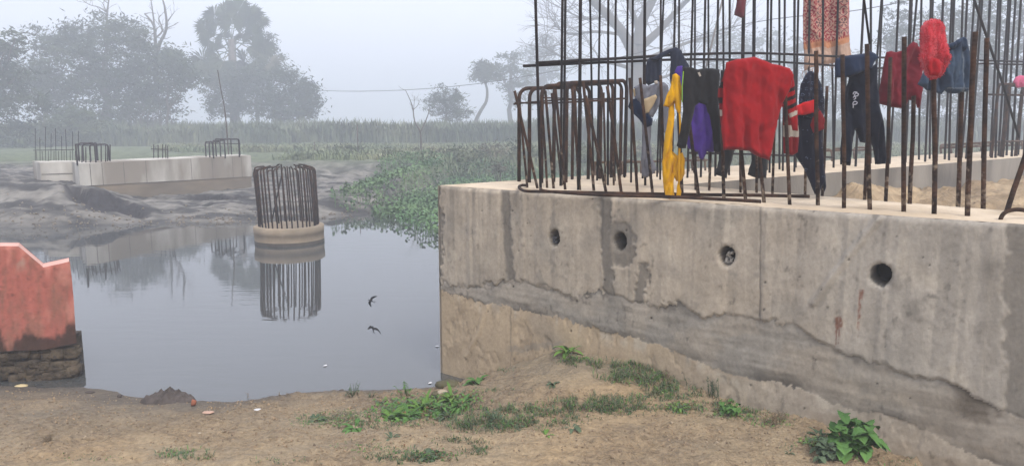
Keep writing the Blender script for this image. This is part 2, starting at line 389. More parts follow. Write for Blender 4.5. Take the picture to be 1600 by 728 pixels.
        a = sstep(1545, 1560, x) * .4; c = c * (1 - a) + mort * a
    for (rx, y0, y1, wd) in ((1345, 458, 520, 5.5), (1309, 490, 540, 4.5), (1313, 500, 530, 3)):
        if y0 - 6 < py < y1 + 6:
            wdt = wd * sstep(y1 + 5, y0 + 12, py) * (.6 + .6 * nz(u * 30, z * 12, 3)); a = sstep(wdt + 1.2, wdt * .4, abs(px - rx - 3 * n2 + (py - y0) * .07)) * .8 * sstep(-.5, .1, n3 + .4 * n2)
            c = c * (1 - a) + np.array(lin((128, 66, 40))) * a
    for (qx, qy, r) in PITS:
        if abs(px - qx) < 4 and abs(py - qy) < 4:
            a = sstep(r + .6, r - .8, math.hypot(px - qx, py - qy)); c = c * (1 - a * .75); off -= .006 * a
    for (hx, hy, ha, hb) in HOLES:
        e = math.hypot((px - hx) / ha, (py - hy) / hb) * (1 + .13 * n2 + .06 * n3)
        if e < 1.6:
            off -= .008 * sstep(1.45, 1.0, e) * (1 if n2 > -.1 else .2); a = sstep(1.3, 1.0, e) * .35; c = c * (1 - a) + mort * .8 * a
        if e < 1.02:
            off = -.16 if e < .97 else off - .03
            c = np.array(lin((52, 50, 48))) if e < .97 else c * .6  # shade inside the holes painted near-black, rim darkened
    off += .0035 * n1 + .0015 * n2
    sp = .8 * max(0, nz(u * 34, z * 22, 121, 4) - .22) * sstep(-.05, .45, nz(u * 4.5, z * 3.5, 131, 3)); c = c * (1 + .12 * n3 + .09 * nz(u * 90, z * 90, 13, 2) - min(.4, 1.1 * sp)) + 0 * np.array((1.02, 1.0, .97))
    return c, off
def near_wall():
    nx, ny = 620, 260; z0 = -.35
    V = []; Cc = []
    for j in range(ny):
        z = z0 + (ZC - z0) * j / (ny - 1)
        for i in range(nx):
            u = LW * i / (nx - 1); p = A + UD * u; p.z = z
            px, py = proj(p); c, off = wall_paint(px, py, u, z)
            edge = sstep(0, .012, ZC - z); chip = .006 * max(0, nz(u * 18, 2, 7, 3))
            off = off * sstep(0, .03, ZC - z) - (.008 + chip) * (1 - edge)
            if i < 3: off -= (3 - i) * .004
            q = p + NW * off; 
            if j == ny - 1: q.z -= chip * .6
            V.append(tuple(q)); Cc.append((*c, 1))
    mb = MB(); mb.v = V; mb.f = grid_faces(nx, ny); mb.m = [0] * len(mb.f)
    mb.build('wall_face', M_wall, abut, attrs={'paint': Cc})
near_wall()
def top_slab():
    inset = .008
    poly = [A - NW * inset, B - NW * inset, C_, D_, I_, E_, G_, H_]
    pts = []
    for a, b in zip(poly, poly[1:] + poly[:1]):
        n = max(2, int((b - a).length / .035)); pts += [a.lerp(b, k / n) for k in range(n)]
    nb = len(pts); P2 = [Vector((p.x, p.y)) for p in pts]
    pl = [(p.x, p.y) for p in poly]
    xs0 = min(p.x for p in pts); xs1 = max(p.x for p in pts); ys0 = min(p.y for p in pts); ys1 = max(p.y for p in pts)
    x = xs0
    while x < xs1:
        y = ys0
        while y < ys1:
            st = .035
            qx, qy = x + rnd.uniform(-.01, .01), y + rnd.uniform(-.01, .01)
            if in_poly(qx, qy, pl) and min(dseg(qx, qy, a, b) for a, b in zip(pl, pl[1:] + pl[:1])) > .018: P2.append(Vector((qx, qy)))
            y += st
        x += .05
    r = geometry.delaunay_2d_cdt(P2, [(i, (i + 1) % nb) for i in range(nb)], [], 1, 1e-6)
    mb = MB()
    for v in r[0]:
        d = min(dseg(v.x, v.y, a, b) for a, b in zip(pl, pl[1:] + pl[:1]))
        mb.v.append((v.x, v.y, ZC + (.008 * nz(v.x * 5, v.y * 5) + .006 * nz(v.x * 22, v.y * 22, 3, 3)) * sstep(0, .05, d)))
    mb.f = [tuple(f) if (r[0][f[1]] - r[0][f[0]]).cross(r[0][f[2]] - r[0][f[0]]) > 0 else tuple(f[::-1]) for f in r[2]]; mb.m = [0] * len(mb.f)
    mb.build('top_slab', M_top, abut)
top_slab()
M_inner = mat('inner_concrete', lin((160, 153, 142)), .95, .16, 3, .5, 40, col2=lin((122, 117, 110)), stretch=(1, 1, .5))
mb = MB()
def strip(mb, a, b, z0, z1, n=40, m=0, rows=8):
    base = len(mb.v)
    for j in range(rows + 1):
        for i in range(n + 1):
            p = a.lerp(b, i / n); mb.v.append((p.x, p.y, z0 + (z1 - z0) * j / rows))
    for f in grid_faces(n + 1, rows + 1, base): mb.f.append(f); mb.m.append(m)
for a, b in ((B, C_), (C_, D_), (D_, I_), (I_, E_), (E_, G_), (G_, H_), (H_, A)): strip(mb, a, b, -.4, ZC)
mb.build('side_face', M_inner, abut)
# rebars
def foot(px, py): return at_z(px, py, ZC)
nbar = [0]
def rebar(xb, yb, xt, yt, r, tall=False, m=None, bend=.0, drop=.03):
    P = foot(xb, yb); T = at_y(xt, yt, P.y + rnd.uniform(-.03, .03))
    if tall:
        k = (rnd.uniform(3.7, 4.6) - P.z) / (T.z - P.z)
        T = P + (T - P) * k
    pts = []; n = 14 if tall else 7
    bx, by = rnd.uniform(-1, 1), rnd.uniform(-1, 1); ph = rnd.uniform(0, 6)
    L = (T - P).length
    for i in range(n + 1):
        t = i / n; w_ = math.sin(t * 3.14) * L * .006 + math.sin(t * 9 + ph) * .002
        pts.append(P.lerp(T, t) + Vector((bx * w_ * .5, by * w_, 0)))
    pts[0] = pts[0] - (pts[1] - pts[0]).normalized() * drop
    mb = MB(); mb.tube(pts, r, 8)
    o = mb.build('rebar', m or (M_splash if not tall else M_rebar_dark), abut); nbar[0] += 1
    return o
# front leg, near row then rear row: foot x,y  top x,y  radius
for a in ((1319, 326, 1316, 86, .011), (1359, 327.5, 1355, 69, .0115), (1412, 331, 1413, 58, .0115), (1460, 335, 1457, 40, .0115),
          (1512, 337, 1524, 50, .012), (1278, 321, 1275, 80, .0115), (1234, 319, 1227, 150, .0105), (1194, 317, 1176, 130, .0105),
          (1165, 315, 1150, 110, .0105), (1131, 313, 1127, 150, .0105), (1092, 311, 1072, 150, .0105), (1066, 309, 1058, 118, .0105),
          (1351, 312.5, 1360, 95, .010), (1384, 315, 1391, 90, .0105), (1421, 318, 1428, 150, .0115), (1497, 323, 1504, 95, .0115), (1536, 327, 1542, 60, .0115),
          (1258, 304.5, 1262, 130, .009), (1285, 306, 1292, 135, .0095), (1207, 303, 1212, 120, .009), (1182, 301.5, 1184, 150, .009), (1157, 300, 1158, 120, .009),
          (1108, 297.5, 1113, 170, .009), (1087, 297, 1085, 150, .009), (1020, 305, 1000, 122, .0095), (996, 304, 984, 122, .0095), (1040, 306, 1032, 118, .0095)):
    rebar(*a)
rebar(1573, 331, 1612, 215, .0125, m=M_rebar)
for a in ((840, 295, 804, 142, .0095), (824, 294, 812, 165, .0085), (855, 293, 846, 150, .0085), (865, 293.5, 852, 142, .0095), (883, 296, 868, 140, .0095),
          (906, 297, 893, 127, .0095), (928, 297, 911, 128, .010), (947, 300, 915, 150, .010), (971, 304, 949, 135, .010), (878, 290, 862, 146, .0085),
          (903, 289, 898, 135, .0085), (959, 290, 957, 135, .008), (946, 288, 943, 145, .008), (968, 288, 970, 137, .008)):
    rebar(*a)
# tall bars: x at the frame top, x at y=100, foot y
TALL = [(836.5, 840.5, 298, .011), (879, 877.5, 291, .0105), (883, 881.5, 288, .0105), (906, 905, 297, .0125), (921, 924, 283, .0095), (937, 935, 282, .0095), (952, 951, 289, .0095),
        (963.5, 962, 283, .0095), (979, 977.5, 278, .0095), (989, 987.5, 286, .0095), (1006, 1005, 279, .0105), (1010, 1009, 290, .0105), (1033.5, 1032.5, 281, .0095), (1037.5, 1032, 276, .0095),
        (1056, 1053, 280, .0105), (1061.4, 1061, 272, .0105), (1082, 1078, 279, .0105), (1085.5, 1085, 270, .0105), (1101, 1098, 277, .0115), (1107, 1107.5, 269, .0105),
        (1122.5, 1120, 276, .0115), (1130, 1131, 267, .0115), (1139, 1139, 274, .0115), (1163, 1160.5, 272, .019), (1179, 1178, 268, .019), (1201, 1199.5, 266, .0135), (1206.6, 1204.5, 270, .0125),
        (1218, 1218, 265, .0125), (1225, 1224, 267, .0125), (1243, 1243, 262, .0155), (1247, 1244, 268, .0125), (1265, 1263, 262, .0135), (1286, 1285, 265, .0135), (1297, 1300, 258, .0135), (1310, 1306, 262, .0135),
        (1320, 1318, 256, .0135), (1326, 1322, 261, .0135), (1350, 1343, 260, .0155), (1360, 1360, 256, .0155), (1377, 1366, 258, .0145), (1379, 1374, 254, .0145),
        (1403, 1396, 256, .0145), (1423, 1418, 254, .024), (1433, 1421, 252, .0155), (1440.6, 1438, 250, .0155), (1453, 1449, 253, .0155), (1458, 1455, 249, .0155), (1473.5, 1468, 252, .0165),
        (1487, 1481, 249, .0165), (1492, 1487, 251, .0165), (1503.5, 1498, 247, .0165), (1512, 1506, 250, .0165), (1522, 1511, 247, .0165), (1531, 1519, 249, .0165), (1535, 1525, 246, .0165),
        (1546.6, 1540, 248, .0195), (1560, 1553, 245, .0175), (1563.5, 1559, 247, .0175), (1576, 1567, 244, .0175), (1579, 1572, 246, .0175), (1587, 1579, 243, .0185), (1595, 1587, 245, .0185), (1605, 1597, 242, .0185), (1614, 1606, 244, .0185)]
for x0, x1, yb, r in TALL:
    xb = x1 + (x1 - x0) * (yb - 100) / 100 * .55
    rebar(xb, yb, x0, 0, r * .88, True)
# two crossing braces
def free_bar(pts, r, m=None, name='cross_bar', parent=abut, sides=8):
    mb = MB(); mb.tube(pts, r, sides); return mb.build(name, m or M_rebar_dark, parent)
free_bar([at_y(1519, -40, 7.2), at_y(1522, 0, 7.2), at_y(1566, 129, 7.8), at_y(1592, 215, 8.3)], .013)
free_bar([at_y(1344, -30, 4.1), at_y(1350, 0, 4.1), at_y(1359, 70, 4.1)], .0065)
def smooth_path(pts, n=6):
    out = []
    for i in range(len(pts) - 1):
        p0 = pts[max(0, i - 1)]; p1 = pts[i]; p2 = pts[i + 1]; p3 = pts[min(len(pts) - 1, i + 2)]
        for k in range(n):
            t = k / n
            out.append(.5 * ((2 * p1) + (p2 - p0) * t + (2 * p0 - 5 * p1 + 4 * p2 - p3) * t * t + (3 * p1 - p0 - 3 * p2 + p3) * t ** 3))
    out.append(pts[-1]); return out
def Y_(px): return interp(px, ((820, 5.0), (1060, 5.9), (1180, 6.5), (1300, 7.3), (1450, 8.6), (1620, 10.3)))
free_bar(smooth_path([at_y(x, y, Y_(x)) for x, y in ((838, 99), (905, 95), (980, 91), (1060, 86), (1160, 83.5), (1230, 85), (1320, 89), (1450, 92), (1540, 95), (1680, 99))]), .011, name='tie_bar')
free_bar(smooth_path([at_y(x, y, Y_(x) + .02) for x, y in ((818, 103.5), (905, 99.5), (980, 96.5), (1060, 93.5), (1160, 94), (1230, 98), (1320, 104), (1372, 107), (1450, 102), (1540, 100), (1680, 104))]), .010, name='tie_bar')
free_bar([at_y(1075, 239, 6.3), at_y(1170, 241, 7.2), at_y(1300, 246, 8.0)], .010, name='tie_bar')
# stirrup cage
def stirrup(xa, ya, xb, yb, ytop, r=.0145, name='stirrup', ytb=None, parent=abut, zf=ZC, m=None):
    P = at_z(xa, ya, zf); Q = at_z(xb, yb, zf); T = at_y(xa, ytop, P.y); h = T.z - zf; c = .075
    T2 = at_y(xb, ytb if ytb is not None else ytop - 1.5, Q.y).z - zf
    d = (Q - P).normalized(); pts = [P - Vector((0, 0, .03)), P + Vector((0, 0, h * .5)), P + Vector((0, 0, h - c))]
    for k in range(1, 6):
        a = k / 6 * math.pi / 2; pts.append(P + d * (c - c * math.cos(a)) + Vector((0, 0, h - c + c * math.sin(a))))
    pts.append(P + d * c + Vector((0, 0, h))); pts.append(Q - d * c + Vector((0, 0, T2)))
    for k in range(1, 6):
        a = k / 6 * math.pi / 2; pts.append(Q - d * (c - c * math.sin(a)) + Vector((0, 0, T2 - c + c * math.cos(a))))
    pts += [Q + Vector((0, 0, T2 - c)), Q - Vector((0, 0, .03))]
    mb = MB(); mb.tube(pts, r, 9); return mb.build(name, m or M_rebar, parent)
for a in ((811, 284, 905, 281, 138, .0145, 'stirrup', 137), (827, 285, 919, 279.5, 138, .0145, 'stirrup', 134), (846, 286, 937, 279, 134, .0155, 'stirrup', 131), (865, 284, 955, 277, 130, .0145, 'stirrup', 129), (884, 285, 976, 276, 129, .0155, 'stirrup', 127),
          (894, 281, 969, 275, 133, .013, 'stirrup', 130)):
    stirrup(*a)
free_bar([at_y(804, 161, 5.45), at_y(860, 161.5, 5.45), at_y(930, 158, 5.55), at_y(980, 154, 5.7)], .0065, M_rebar, 'cage_tie')
free_bar([at_y(803, 163, 5.3), at_y(830, 160, 5.45), at_y(880, 156, 5.6), at_y(980, 154, 5.75)], .006, M_rebar, 'cage_tie')
free_bar([at_y(845, 153, 5.7), at_y(880, 154, 5.6), at_y(960, 160, 5.5)], .005, M_rebar, 'cage_tie')
for a in ((1549, 247, 1600, 243, 132, .02, 'stirrup', 131), (1565, 246, 1622, 241, 133, .03, 'stirrup', 133), (1587, 244, 1640, 240, 139, .026, 'stirrup', 139)):
    stirrup(*a)
free_bar([at_y(1544, 148, 9.6), at_y(1590, 149, 9.9), at_y(1650, 147, 10.2)], .013, M_rebar, 'cage_tie')
# low looped stirrups lying along the back of the cap
M_loop = mat('dusty_steel', lin((124, 106, 92)), .85, .4, 20, .4, 100, col2=lin((92, 72, 62)))
def low_loop(x, y, w_, h_, r=.012):
    P = foot(x, y); s = P.y / F
    pts = [Vector((P.x + a * w_ * s, P.y + b, ZC + c * h_ * s)) for a, b, c in ((-.5, 0, 0), (-.52, .02, .6), (-.42, .04, .95), (-.2, .05, 1), (.25, .06, 1), (.42, .04, .93), (.5, .02, .6), (.5, 0, 0))]
    mb = MB(); mb.tube(smooth_path(pts, 4), r, 7); mb.build('low_stirrup', M_loop, abut)
for x, y in ((940, 274), (962, 273), (985, 272), (1012, 271), (1038, 270), (1066, 268), (1092, 267)): low_loop(x, y, 20, 20, .0105)
for x, y in ((1290, 252), (1312, 251), (1345, 249)): low_loop(x, y, 20, 18, .013)
for i, x in enumerate((1478, 1494, 1510, 1526, 1542, 1558, 1574, 1590, 1606)): low_loop(x, 240 - i * .8, 15, 13, .020)
free_bar([at_y(925, 254, 6.1), at_y(1000, 253, 6.4), at_y(1105, 250, 7.0)], .011, M_loop, 'cage_tie')
free_bar([at_y(1280, 236, 8.4), at_y(1370, 234, 9.0)], .012, M_loop, 'cage_tie')
free_bar([at_y(1470, 231, 10.4), at_y(1540, 228, 11.4), at_y(1660, 225, 12.4)], .018, M_loop, 'cage_tie')
free_bar([at_y(1478, 226, 10.3), at_y(1560, 221, 10.6), at_y(1660, 219, 11)], .008, M_loop, 'cage_tie')
# loose bars lying on the cap
def lying(name, label, pxs, r, cat='steel bar', z=None, hook=None):
    pts = [at_z(x, y, (ZC + r + .012) if z is None else z) for x, y in pxs]
    pts = smooth_path(pts, 5)
    mb = MB(); mb.tube(pts, r, 8); o = mb.build(name, M_rebar, None, loc=tuple(pts[0])); tag(o, label, cat); return o
lying('steel_bar', 'long rusty steel bar with a hooked left end lying along the cap edge', [(824, 290), (816, 289.5), (811, 292), (815, 296.5), (826, 299), (860, 299.5), (960, 302), (1080, 304), (1180, 305.3), (1265, 307)], .010)
lying('steel_bar', 'shorter rusty steel bar nearest the cap edge ending under the red sweater', [(845, 295), (852, 298.5), (900, 302.5), (960, 305.5), (1060, 308), (1189, 315)], .0095, z=ZC + .024)
P = at_z(1563, 343, ZC)
mb = MB(); mb.tube(smooth_path([P + Vector((0, 0, -.02)), P + Vector((.005, .0, .015)), P + Vector((.03, .0, .038)), P + Vector((.09, .0, .045)), P + Vector((.2, .01, .02)), P + Vector((.33, .03, .008))], 5), .0095, 8)
tag(mb.build('bent_bar', M_rebar, None, loc=tuple(P)), 'bent rusty bar curling over the right end of the front cap edge', 'steel bar')
# rags stuffed into the holes
M_rag = mat('pale_rag', lin((205, 200, 190)), .9, .4, 60, .6, 80)
M_rag2 = mat('grey_rag', lin((120, 120, 122)), .9, .6, 80, .6, 80)
for (hx, hy), mm, lb, sz in (((868, 374), M_rag2, 'grey plastic wad stuffed in the leftmost hole of the concrete wall', .03), ((1140, 402), M_rag, 'white wad stuffed in the third hole of the concrete wall', .04)):
    p = at_wall(hx, hy, -.05); mb = MB(); n = 14
    for k in range(n):
        t0 = rnd.uniform(-1, 1); c0 = p + UD * t0 * sz * .5 + Vector((0, 0, rnd.uniform(-1, 1) * sz * .8))
        mb.tube([c0 + Vector((rnd.uniform(-1, 1), rnd.uniform(-1, 1), rnd.uniform(-1, 1))) * sz * .5, c0 + NW * .012, c0 + Vector((rnd.uniform(-1, 1), rnd.uniform(-1, 1), rnd.uniform(-1, 1))) * sz * .6], [.004, .010, .003], 6)
    tag(mb.build('rag', mm, None, loc=tuple(p)), lb, 'rag')
# sand fill between the two legs of the cap
M_sand = mat('sand', lin((196, 172, 138)), .97, .22, 6, .9, 30, col2=lin((160, 138, 108)), bdist=.03)
mb = MB(); nx_, ny_ = 110, 90
for j in range(ny_):
    for i in range(nx_):
        s = i / (nx_ - 1); t = j / (ny_ - 1)
        f_ = I_.lerp(D_, s) * 1.0; b_ = I_.lerp(E_, s)
        p = f_.lerp(b_, t); pxx, _p = proj((p.x, p.y, 1.0))
        z = 1.08 + .05 * nz(p.x * 1.2, p.y * 1.2) + .07 * nz(p.x * 4, p.y * 4, 2) + .02 * nz(p.x * 12, p.y * 12, 4) + .16 * math.exp(-((pxx - 1345) / 60) ** 2) * sstep(.3, 1, t)
        z += .06 * sstep(.7, 1.0, t) - .05 * sstep(0.3, 0, t)
        mb.v.append((p.x, p.y, min(z, ZC - .03)))
mb.f = grid_faces(nx_, ny_); mb.m = [0] * len(mb.f)
kind(mb.build('sand_fill', M_sand), 'structure')
# ================================================================= ROUND PIER
M_ring = mat('pier_concrete', lin((182, 164, 140)), .95, .12, 5, .4, 30, col2=lin((160, 146, 126)))
M_wetc = mat('wet_concrete', lin((92, 86, 78)), .6, .2, 8, .4, 30)
pc = at_z(453, 377, 0); PR = .555
pier = thing('bridge_pier', 'round concrete pier with a drum of vertical rusty bars standing in the water', 'pier', (pc.x, pc.y, 0))
def ring(rs, zs, cx, cy, m=0, n=64, wob=0.0):
    mb = MB()
    for r, z in zip(rs, zs):
        for k in range(n):
            t = 2 * math.pi * k / n; rr = r + wob * nz(math.cos(t) * 3, math.sin(t) * 3, z * 5)
            mb.v.append((cx + rr * math.cos(t), cy + rr * math.sin(t), z))
    for j in range(len(rs) - 1):
        for k in range(n): mb.f.append((j * n + k, j * n + (k + 1) % n, (j + 1) * n + (k + 1) % n, (j + 1) * n + k)); mb.m.append(m)
    return mb
ztop = at_y(453, 351, pc.y).z
mb = ring([PR, PR, PR, PR + .004, PR + .004, PR - .012, PR - .03, .05, .001], [.045, .06, ztop * .55, ztop * .56, ztop - .012, ztop, ztop, ztop, ztop], pc.x, pc.y, wob=.008)
mb.build('pier_shaft', M_ring, pier)
ring([PR + .006, PR + .006], [-.4, .048], pc.x, pc.y, wob=.02).build('wet_band', M_wetc, pier)
htop = at_y(453, 262, pc.y).z
for k in range(38):
    t = 2 * math.pi * k / 38 + rnd.uniform(-.03, .03); r0 = .475 + rnd.uniform(-.01, .01)
    x, y = pc.x + r0 * math.cos(t), pc.y + r0 * math.sin(t); lean = -.035 + rnd.uniform(-.012, .012)
    hh = htop + rnd.uniform(-.03, .03); ir = rnd.uniform(.10, .17); ta = t + rnd.uniform(-.25, .25)
    pts = [Vector((x, y, ztop - .03)), Vector((x + lean * .5, y, (ztop + hh) / 2)), Vector((x + lean, y, hh - .05)), Vector((x + lean - .012 * math.cos(ta), y - .012 * math.sin(ta), hh - .015)),
           Vector((x + lean - .05 * math.cos(ta), y - .05 * math.sin(ta), hh)), Vector((x + lean - ir * math.cos(ta), y - ir * math.sin(ta), hh + rnd.uniform(-.005, .025)))]
    mb = MB(); mb.tube(pts, .0125, 7); mb.build('rebar', M_rebar, pier)
for a, b in (((436, 349), (426, 268)), ((425, 345), (441, 270))):
    mb = MB(); mb.tube([at_y(*a, pc.y + .1), at_y(*b, pc.y + .1)], .012, 7); mb.build('rebar', M_rebar_dark, pier)
# ================================================================= FAR ABUTMENT
ZF = 1.11
M_farc = mat('far_concrete', lin((214, 210, 200), .75), .95, .10, 2.5, .2, 10, col2=lin((160, 150, 136)), stretch=(1, 1, .4))
M_farl = mat('earth_stained_concrete', lin((156, 140, 118)), .95, .14, 3, .2, 10, col2=lin((134, 122, 106)), stretch=(.6, .6, 2))
M_seam = mat('seam', lin((128, 120, 110)), .95)
fa = at_z(122, 256, ZF); fb = at_z(392, 243, ZF); fd = (fb - fa).normalized(); _q = at_y(111, 250, fa.y + 1.1); fn = Vector((_q.x - fa.x, 1.1, 0)).normalized()
farab = thing('bridge_abutment', 'far pale concrete abutment across the water, hazy, with short bar cages on top', 'abutment', tuple(fa.xy) + (0,))
zb0 = at_y(122, 291, fa.y).z; zb1 = at_y(392, 276, fb.y).z
def quadbox(p, q, wd, za0, za1, zt, zt2=None):
    """wall slab from p to q with thickness wd, bottom heights za0..za1"""
    zt2 = zt if zt2 is None else zt2
    a, b, c, d = p, q, q + fn * wd, p + fn * wd
    v = [(a.x, a.y, za0), (b.x, b.y, za1), (c.x, c.y, za1), (d.x, d.y, za0), (a.x, a.y, zt), (b.x, b.y, zt2), (c.x, c.y, zt2), (d.x, d.y, zt)]
    mb = MB(); mb.v = v; mb.f = [(0, 1, 5, 4), (1, 2, 6, 5), (2, 3, 7, 6), (3, 0, 4, 7), (4, 5, 6, 7), (3, 2, 1, 0)]; mb.m = [0] * 6; return mb
quadbox(fa, fb, 1.3, zb0, zb1, ZF).build('upper_block', M_farc, farab, smooth=False)
quadbox(fa + fn * .025 + fd * .02, fb + fn * .025 - fd * .02, 1.2, -.3, -.3, zb0 - .003, zb1 - .003).build('lower_block', M_farl, farab, smooth=False)
for px in (140, 158, 192, 227, 298, 330, 362, 376):
    t = (at_z(px, 250, ZF).x - fa.x) / (fb.x - fa.x); best = min((abs(proj(fa + fd * ((fb - fa).length * s / 200) + Vector((0, 0, 0)))[0] - px), s) for s in range(201))[1] / 200
    p = fa + (fb - fa) * best - fn * .003; zb = zb0 + (zb1 - zb0) * best
    mb = MB(); mb.face([(p.x, p.y, zb), (p.x + fd.x * .02, p.y + fd.y * .02, zb), (p.x + fd.x * .02, p.y + fd.y * .02, ZF - .01), (p.x, p.y, ZF - .01)])
    mb.build('seam', M_seam, farab)
# wing running away at its left end
wa = at_z(62, 254, ZF); wa = at_y(62, 254, fa.y + 1.0); wz = wa.z; wb = fa + fn * .9 + fd * .5
fnS = fn.copy(); fn = Vector((-.35, .94, 0))
quadbox(Vector((wa.x, wa.y, 0)), wb, 1.1, -.3, -.3, wz).build('wing_block', M_farc, farab, smooth=False)
le = at_y(51, 253, fa.y + 1.9)
mb = MB(); mb.prism([(wa.x, wa.y + .004), (wa.x + .3, wa.y + .3), (le.x + .3, le.y), (le.x, le.y)], -.2, wz - .003); mb.build('wing_end', M_farc, farab, smooth=False)
mb = MB(); q0 = Vector((wa.x + .02, wa.y - .004, 0)); q1 = wb + Vector((-.05, -.006, 0)); zz = at_y(90, 272, wa.y).z
mb.face([(q0.x, q0.y, zz - .02), (q1.x, q1.y, zz - .01), (q1.x, q1.y, zz + .03), (q0.x, q0.y, zz)]); mb.build('joint_band', M_seam, farab)
fn = fnS
M_fbar = mat('far_steel', lin((58, 50, 50)), .8, .3, 10)
def fbar(x, yb, yt, dz=0, r=.013, lean=0, Yo=.35):
    P = at_z(x, yb, ZF); mb = MB(); T = at_y(x + lean, yt, P.y); P.z = ZF - .03; mb.tube([P, T], r, 5); mb.build('rebar', M_fbar, farab)
for a in ((121, 257, 124, 250, 226), (124, 251, 150, 250, 224), (131, 252, 153, 251, 225), (142, 252, 171, 251, 226), (150, 254, 152, 250, 224),
          (322, 245, 333, 244, 222), (334, 246, 352, 243, 220), (338, 245, 362, 242, 217.5), (345, 245, 375, 243, 218), (352, 246, 374, 244, 218), (328, 246, 345, 244, 222)):
    stirrup(a[0], a[1], a[2], a[3], a[4], .017, 'stirrup', a[4] - .5, farab, ZF, M_fbar)
for x, yb, yt in ((158, 253, 226), (165, 253, 227), (168, 252, 226), (172, 252, 226), (134, 254, 230), (141, 254, 229), (240, 247, 226), (247, 247, 227), (254, 247, 226), (259, 247, 226), (262, 248, 228), (128, 254, 229)):
    fbar(x, yb, yt)
free = [((119, 226.5), (154, 228)), ((236, 233), (262, 234)), ((322, 224), (375, 225))]
for a, b in free:
    P = at_z(a[0], 250, ZF); mb = MB(); mb.tube([at_y(*a, P.y), at_y(*b, P.y + .5)], .01, 5); mb.build('cage_tie', M_fbar, farab)
for k in range(17):
    x = 54 + k * 4.2 + rnd.uniform(-.6, .6); P = at_y(x, 253, fa.y + 2.0); T = at_y(x + rnd.uniform(-1.5, 1), 236, P.y) if k % 2 else at_y(x + rnd.uniform(-2, 2), rnd.uniform(196, 215), P.y)
    mb = MB(); mb.tube([P + Vector((0, 0, -.1)), T], .008, 4); mb.build('rebar', M_fbar, farab)
mb = MB(); mb.tube([at_y(52, 235, fa.y + 2), at_y(116, 234, fa.y + 2)], .009, 4); mb.build('cage_tie', M_fbar, farab)
# ================================================================= RED PARAPET END
M_red = mat('faded_red_plaster', lin((196, 112, 100), .6), .9, .10, 7, .45, 40, col2=lin((158, 92, 78)), stretch=(1, 1, .5), c2pos=(.46, .66))
M_redtop = mat('pale_red_top', lin((238, 190, 176), .7), .9, .08, 9)
rw = thing('parapet_wall', 'faded red plastered parapet end with a notched top and stained stone footing', 'wall', tuple(at_z(60, 602, .03)))
a0 = at_z(-160, 602, 0.03); a1 = at_z(119, 598, 0.0); a1.y += .12
rd = (a1 - a0).normalized(); rd.z = 0; rd.normalize(); rn = Vector((rd.y, -rd.x, 0)); BK = Vector((-.63, 1, 0)).normalized()
def on_red(px, py, off=0):
    d = ray(px, py); k = ((a1 + rn * off) - EYEV).dot(rn) / d.dot(rn); return EYEV + d * k
front = [(-160, 384), (28, 385), (67, 418), (108, 409), (113, 452), (119, 536), (70, 546), (-160, 554)]
def red_panel():
    pts = []; pl = front
    for a, b in zip(pl, pl[1:] + pl[:1]):
        n = max(1, int(math.hypot(b[0] - a[0], b[1] - a[1]) / 4)); pts += [(a[0] + (b[0] - a[0]) * k / n, a[1] + (b[1] - a[1]) * k / n) for k in range(n)]
    nb = len(pts); P2 = [Vector(p) for p in pts]
    for i in range(-160, 120, 4):
        for j in range(384, 540, 4):
            q = (i + rnd.uniform(-1, 1), j + rnd.uniform(-1, 1))
            if in_poly(q[0], q[1], pl) and min(dseg(q[0], q[1], a, b) for a, b in zip(pl, pl[1:] + pl[:1])) > 2: P2.append(Vector(q))
    r = geometry.delaunay_2d_cdt(P2, [(i, (i + 1) % nb) for i in range(nb)], [], 1, 1e-5)
    mb = MB(); Cc = []; red = np.array(lin((192, 112, 98), .62)); pink = np.array(lin((222, 150, 132))); gr = np.array(lin((150, 110, 92))); dk = np.array(lin((66, 50, 42))); wh = np.array(lin((205, 180, 160)))
    for v in r[0]:
        p = on_red(v.x, v.y); n1 = nz(v.x * .03, v.y * .012, 3); n2 = nz(v.x * .11, v.y * .07, 7)
        d = min(dseg(v.x, v.y, a, b) for a, b in zip(pl[:6], pl[1:6]))
        mb.v.append(tuple(p + rn * (.006 * n1 + .004 * n2 - .01 * sstep(3, 0, d))))
        c = red * (1 + .12 * nz(v.x * .2, v.y * .05, 17)); k = sstep(-.1, .45, n1) * .6; c = c * (1 - k) + gr * k; k = sstep(0, .5, nz(v.x * .09, v.y * .018, 41)) * .55; c = c * (1 - k) + gr * .85 * k; k = max(0, nz(v.x * .35, v.y * .3, 51) - .25) * .9; c = c * (1 - k) + dk * k; k = sstep(.1, .6, nz(v.x * .05, v.y * .02, 31)) * .5; c = c * (1 - k) + pink * k
        e = math.hypot((v.x - 88) / 16, (v.y - 470) / 42); k = sstep(1.3, .2, e) * .5; c = c * (1 - k) + gr * k
        e = math.hypot((v.x - 33) / 9, (v.y - 412) / 14) + .5 * n2; k = sstep(1, .3, e) * .6; c = c * (1 - k) + wh * .8 * k
        lim = interp(v.x, ((-160, 500), (0, 514), (12, 544), (16, 549), (20, 534), (45, 510), (70, 526), (90, 526), (105, 510), (118, 505))) + 9 * n2 + 6 * n1
        k = sstep(lim - 5, lim + 7, v.y) * .93; c = c * (1 - k) + dk * k
        Cc.append((*c, 1))
    mb.f = [tuple(f) for f in r[2]]; mb.m = [0] * len(mb.f)
    mb.build('plaster_face', mat('red_plaster', (0, 0, 0), .92, .1, 20, .4, 50, attr='paint'), rw, attrs={'paint': Cc})
red_panel()
TH = .2
mb = MB()
for a, b in zip(front[:6], front[1:6]):
    p, q = on_red(*a, -.01), on_red(*b, -.01); b0 = BK * TH
    mb.face([p, q, q + b0, p + b0], 0 if a[1] < 430 and b[1] < 430 else 1)
pts = [on_red(*a) + BK * TH for a in front]; mb.face(pts[::-1], 1)
mb.build('coping', [M_redtop, M_red], rw, smooth=False)
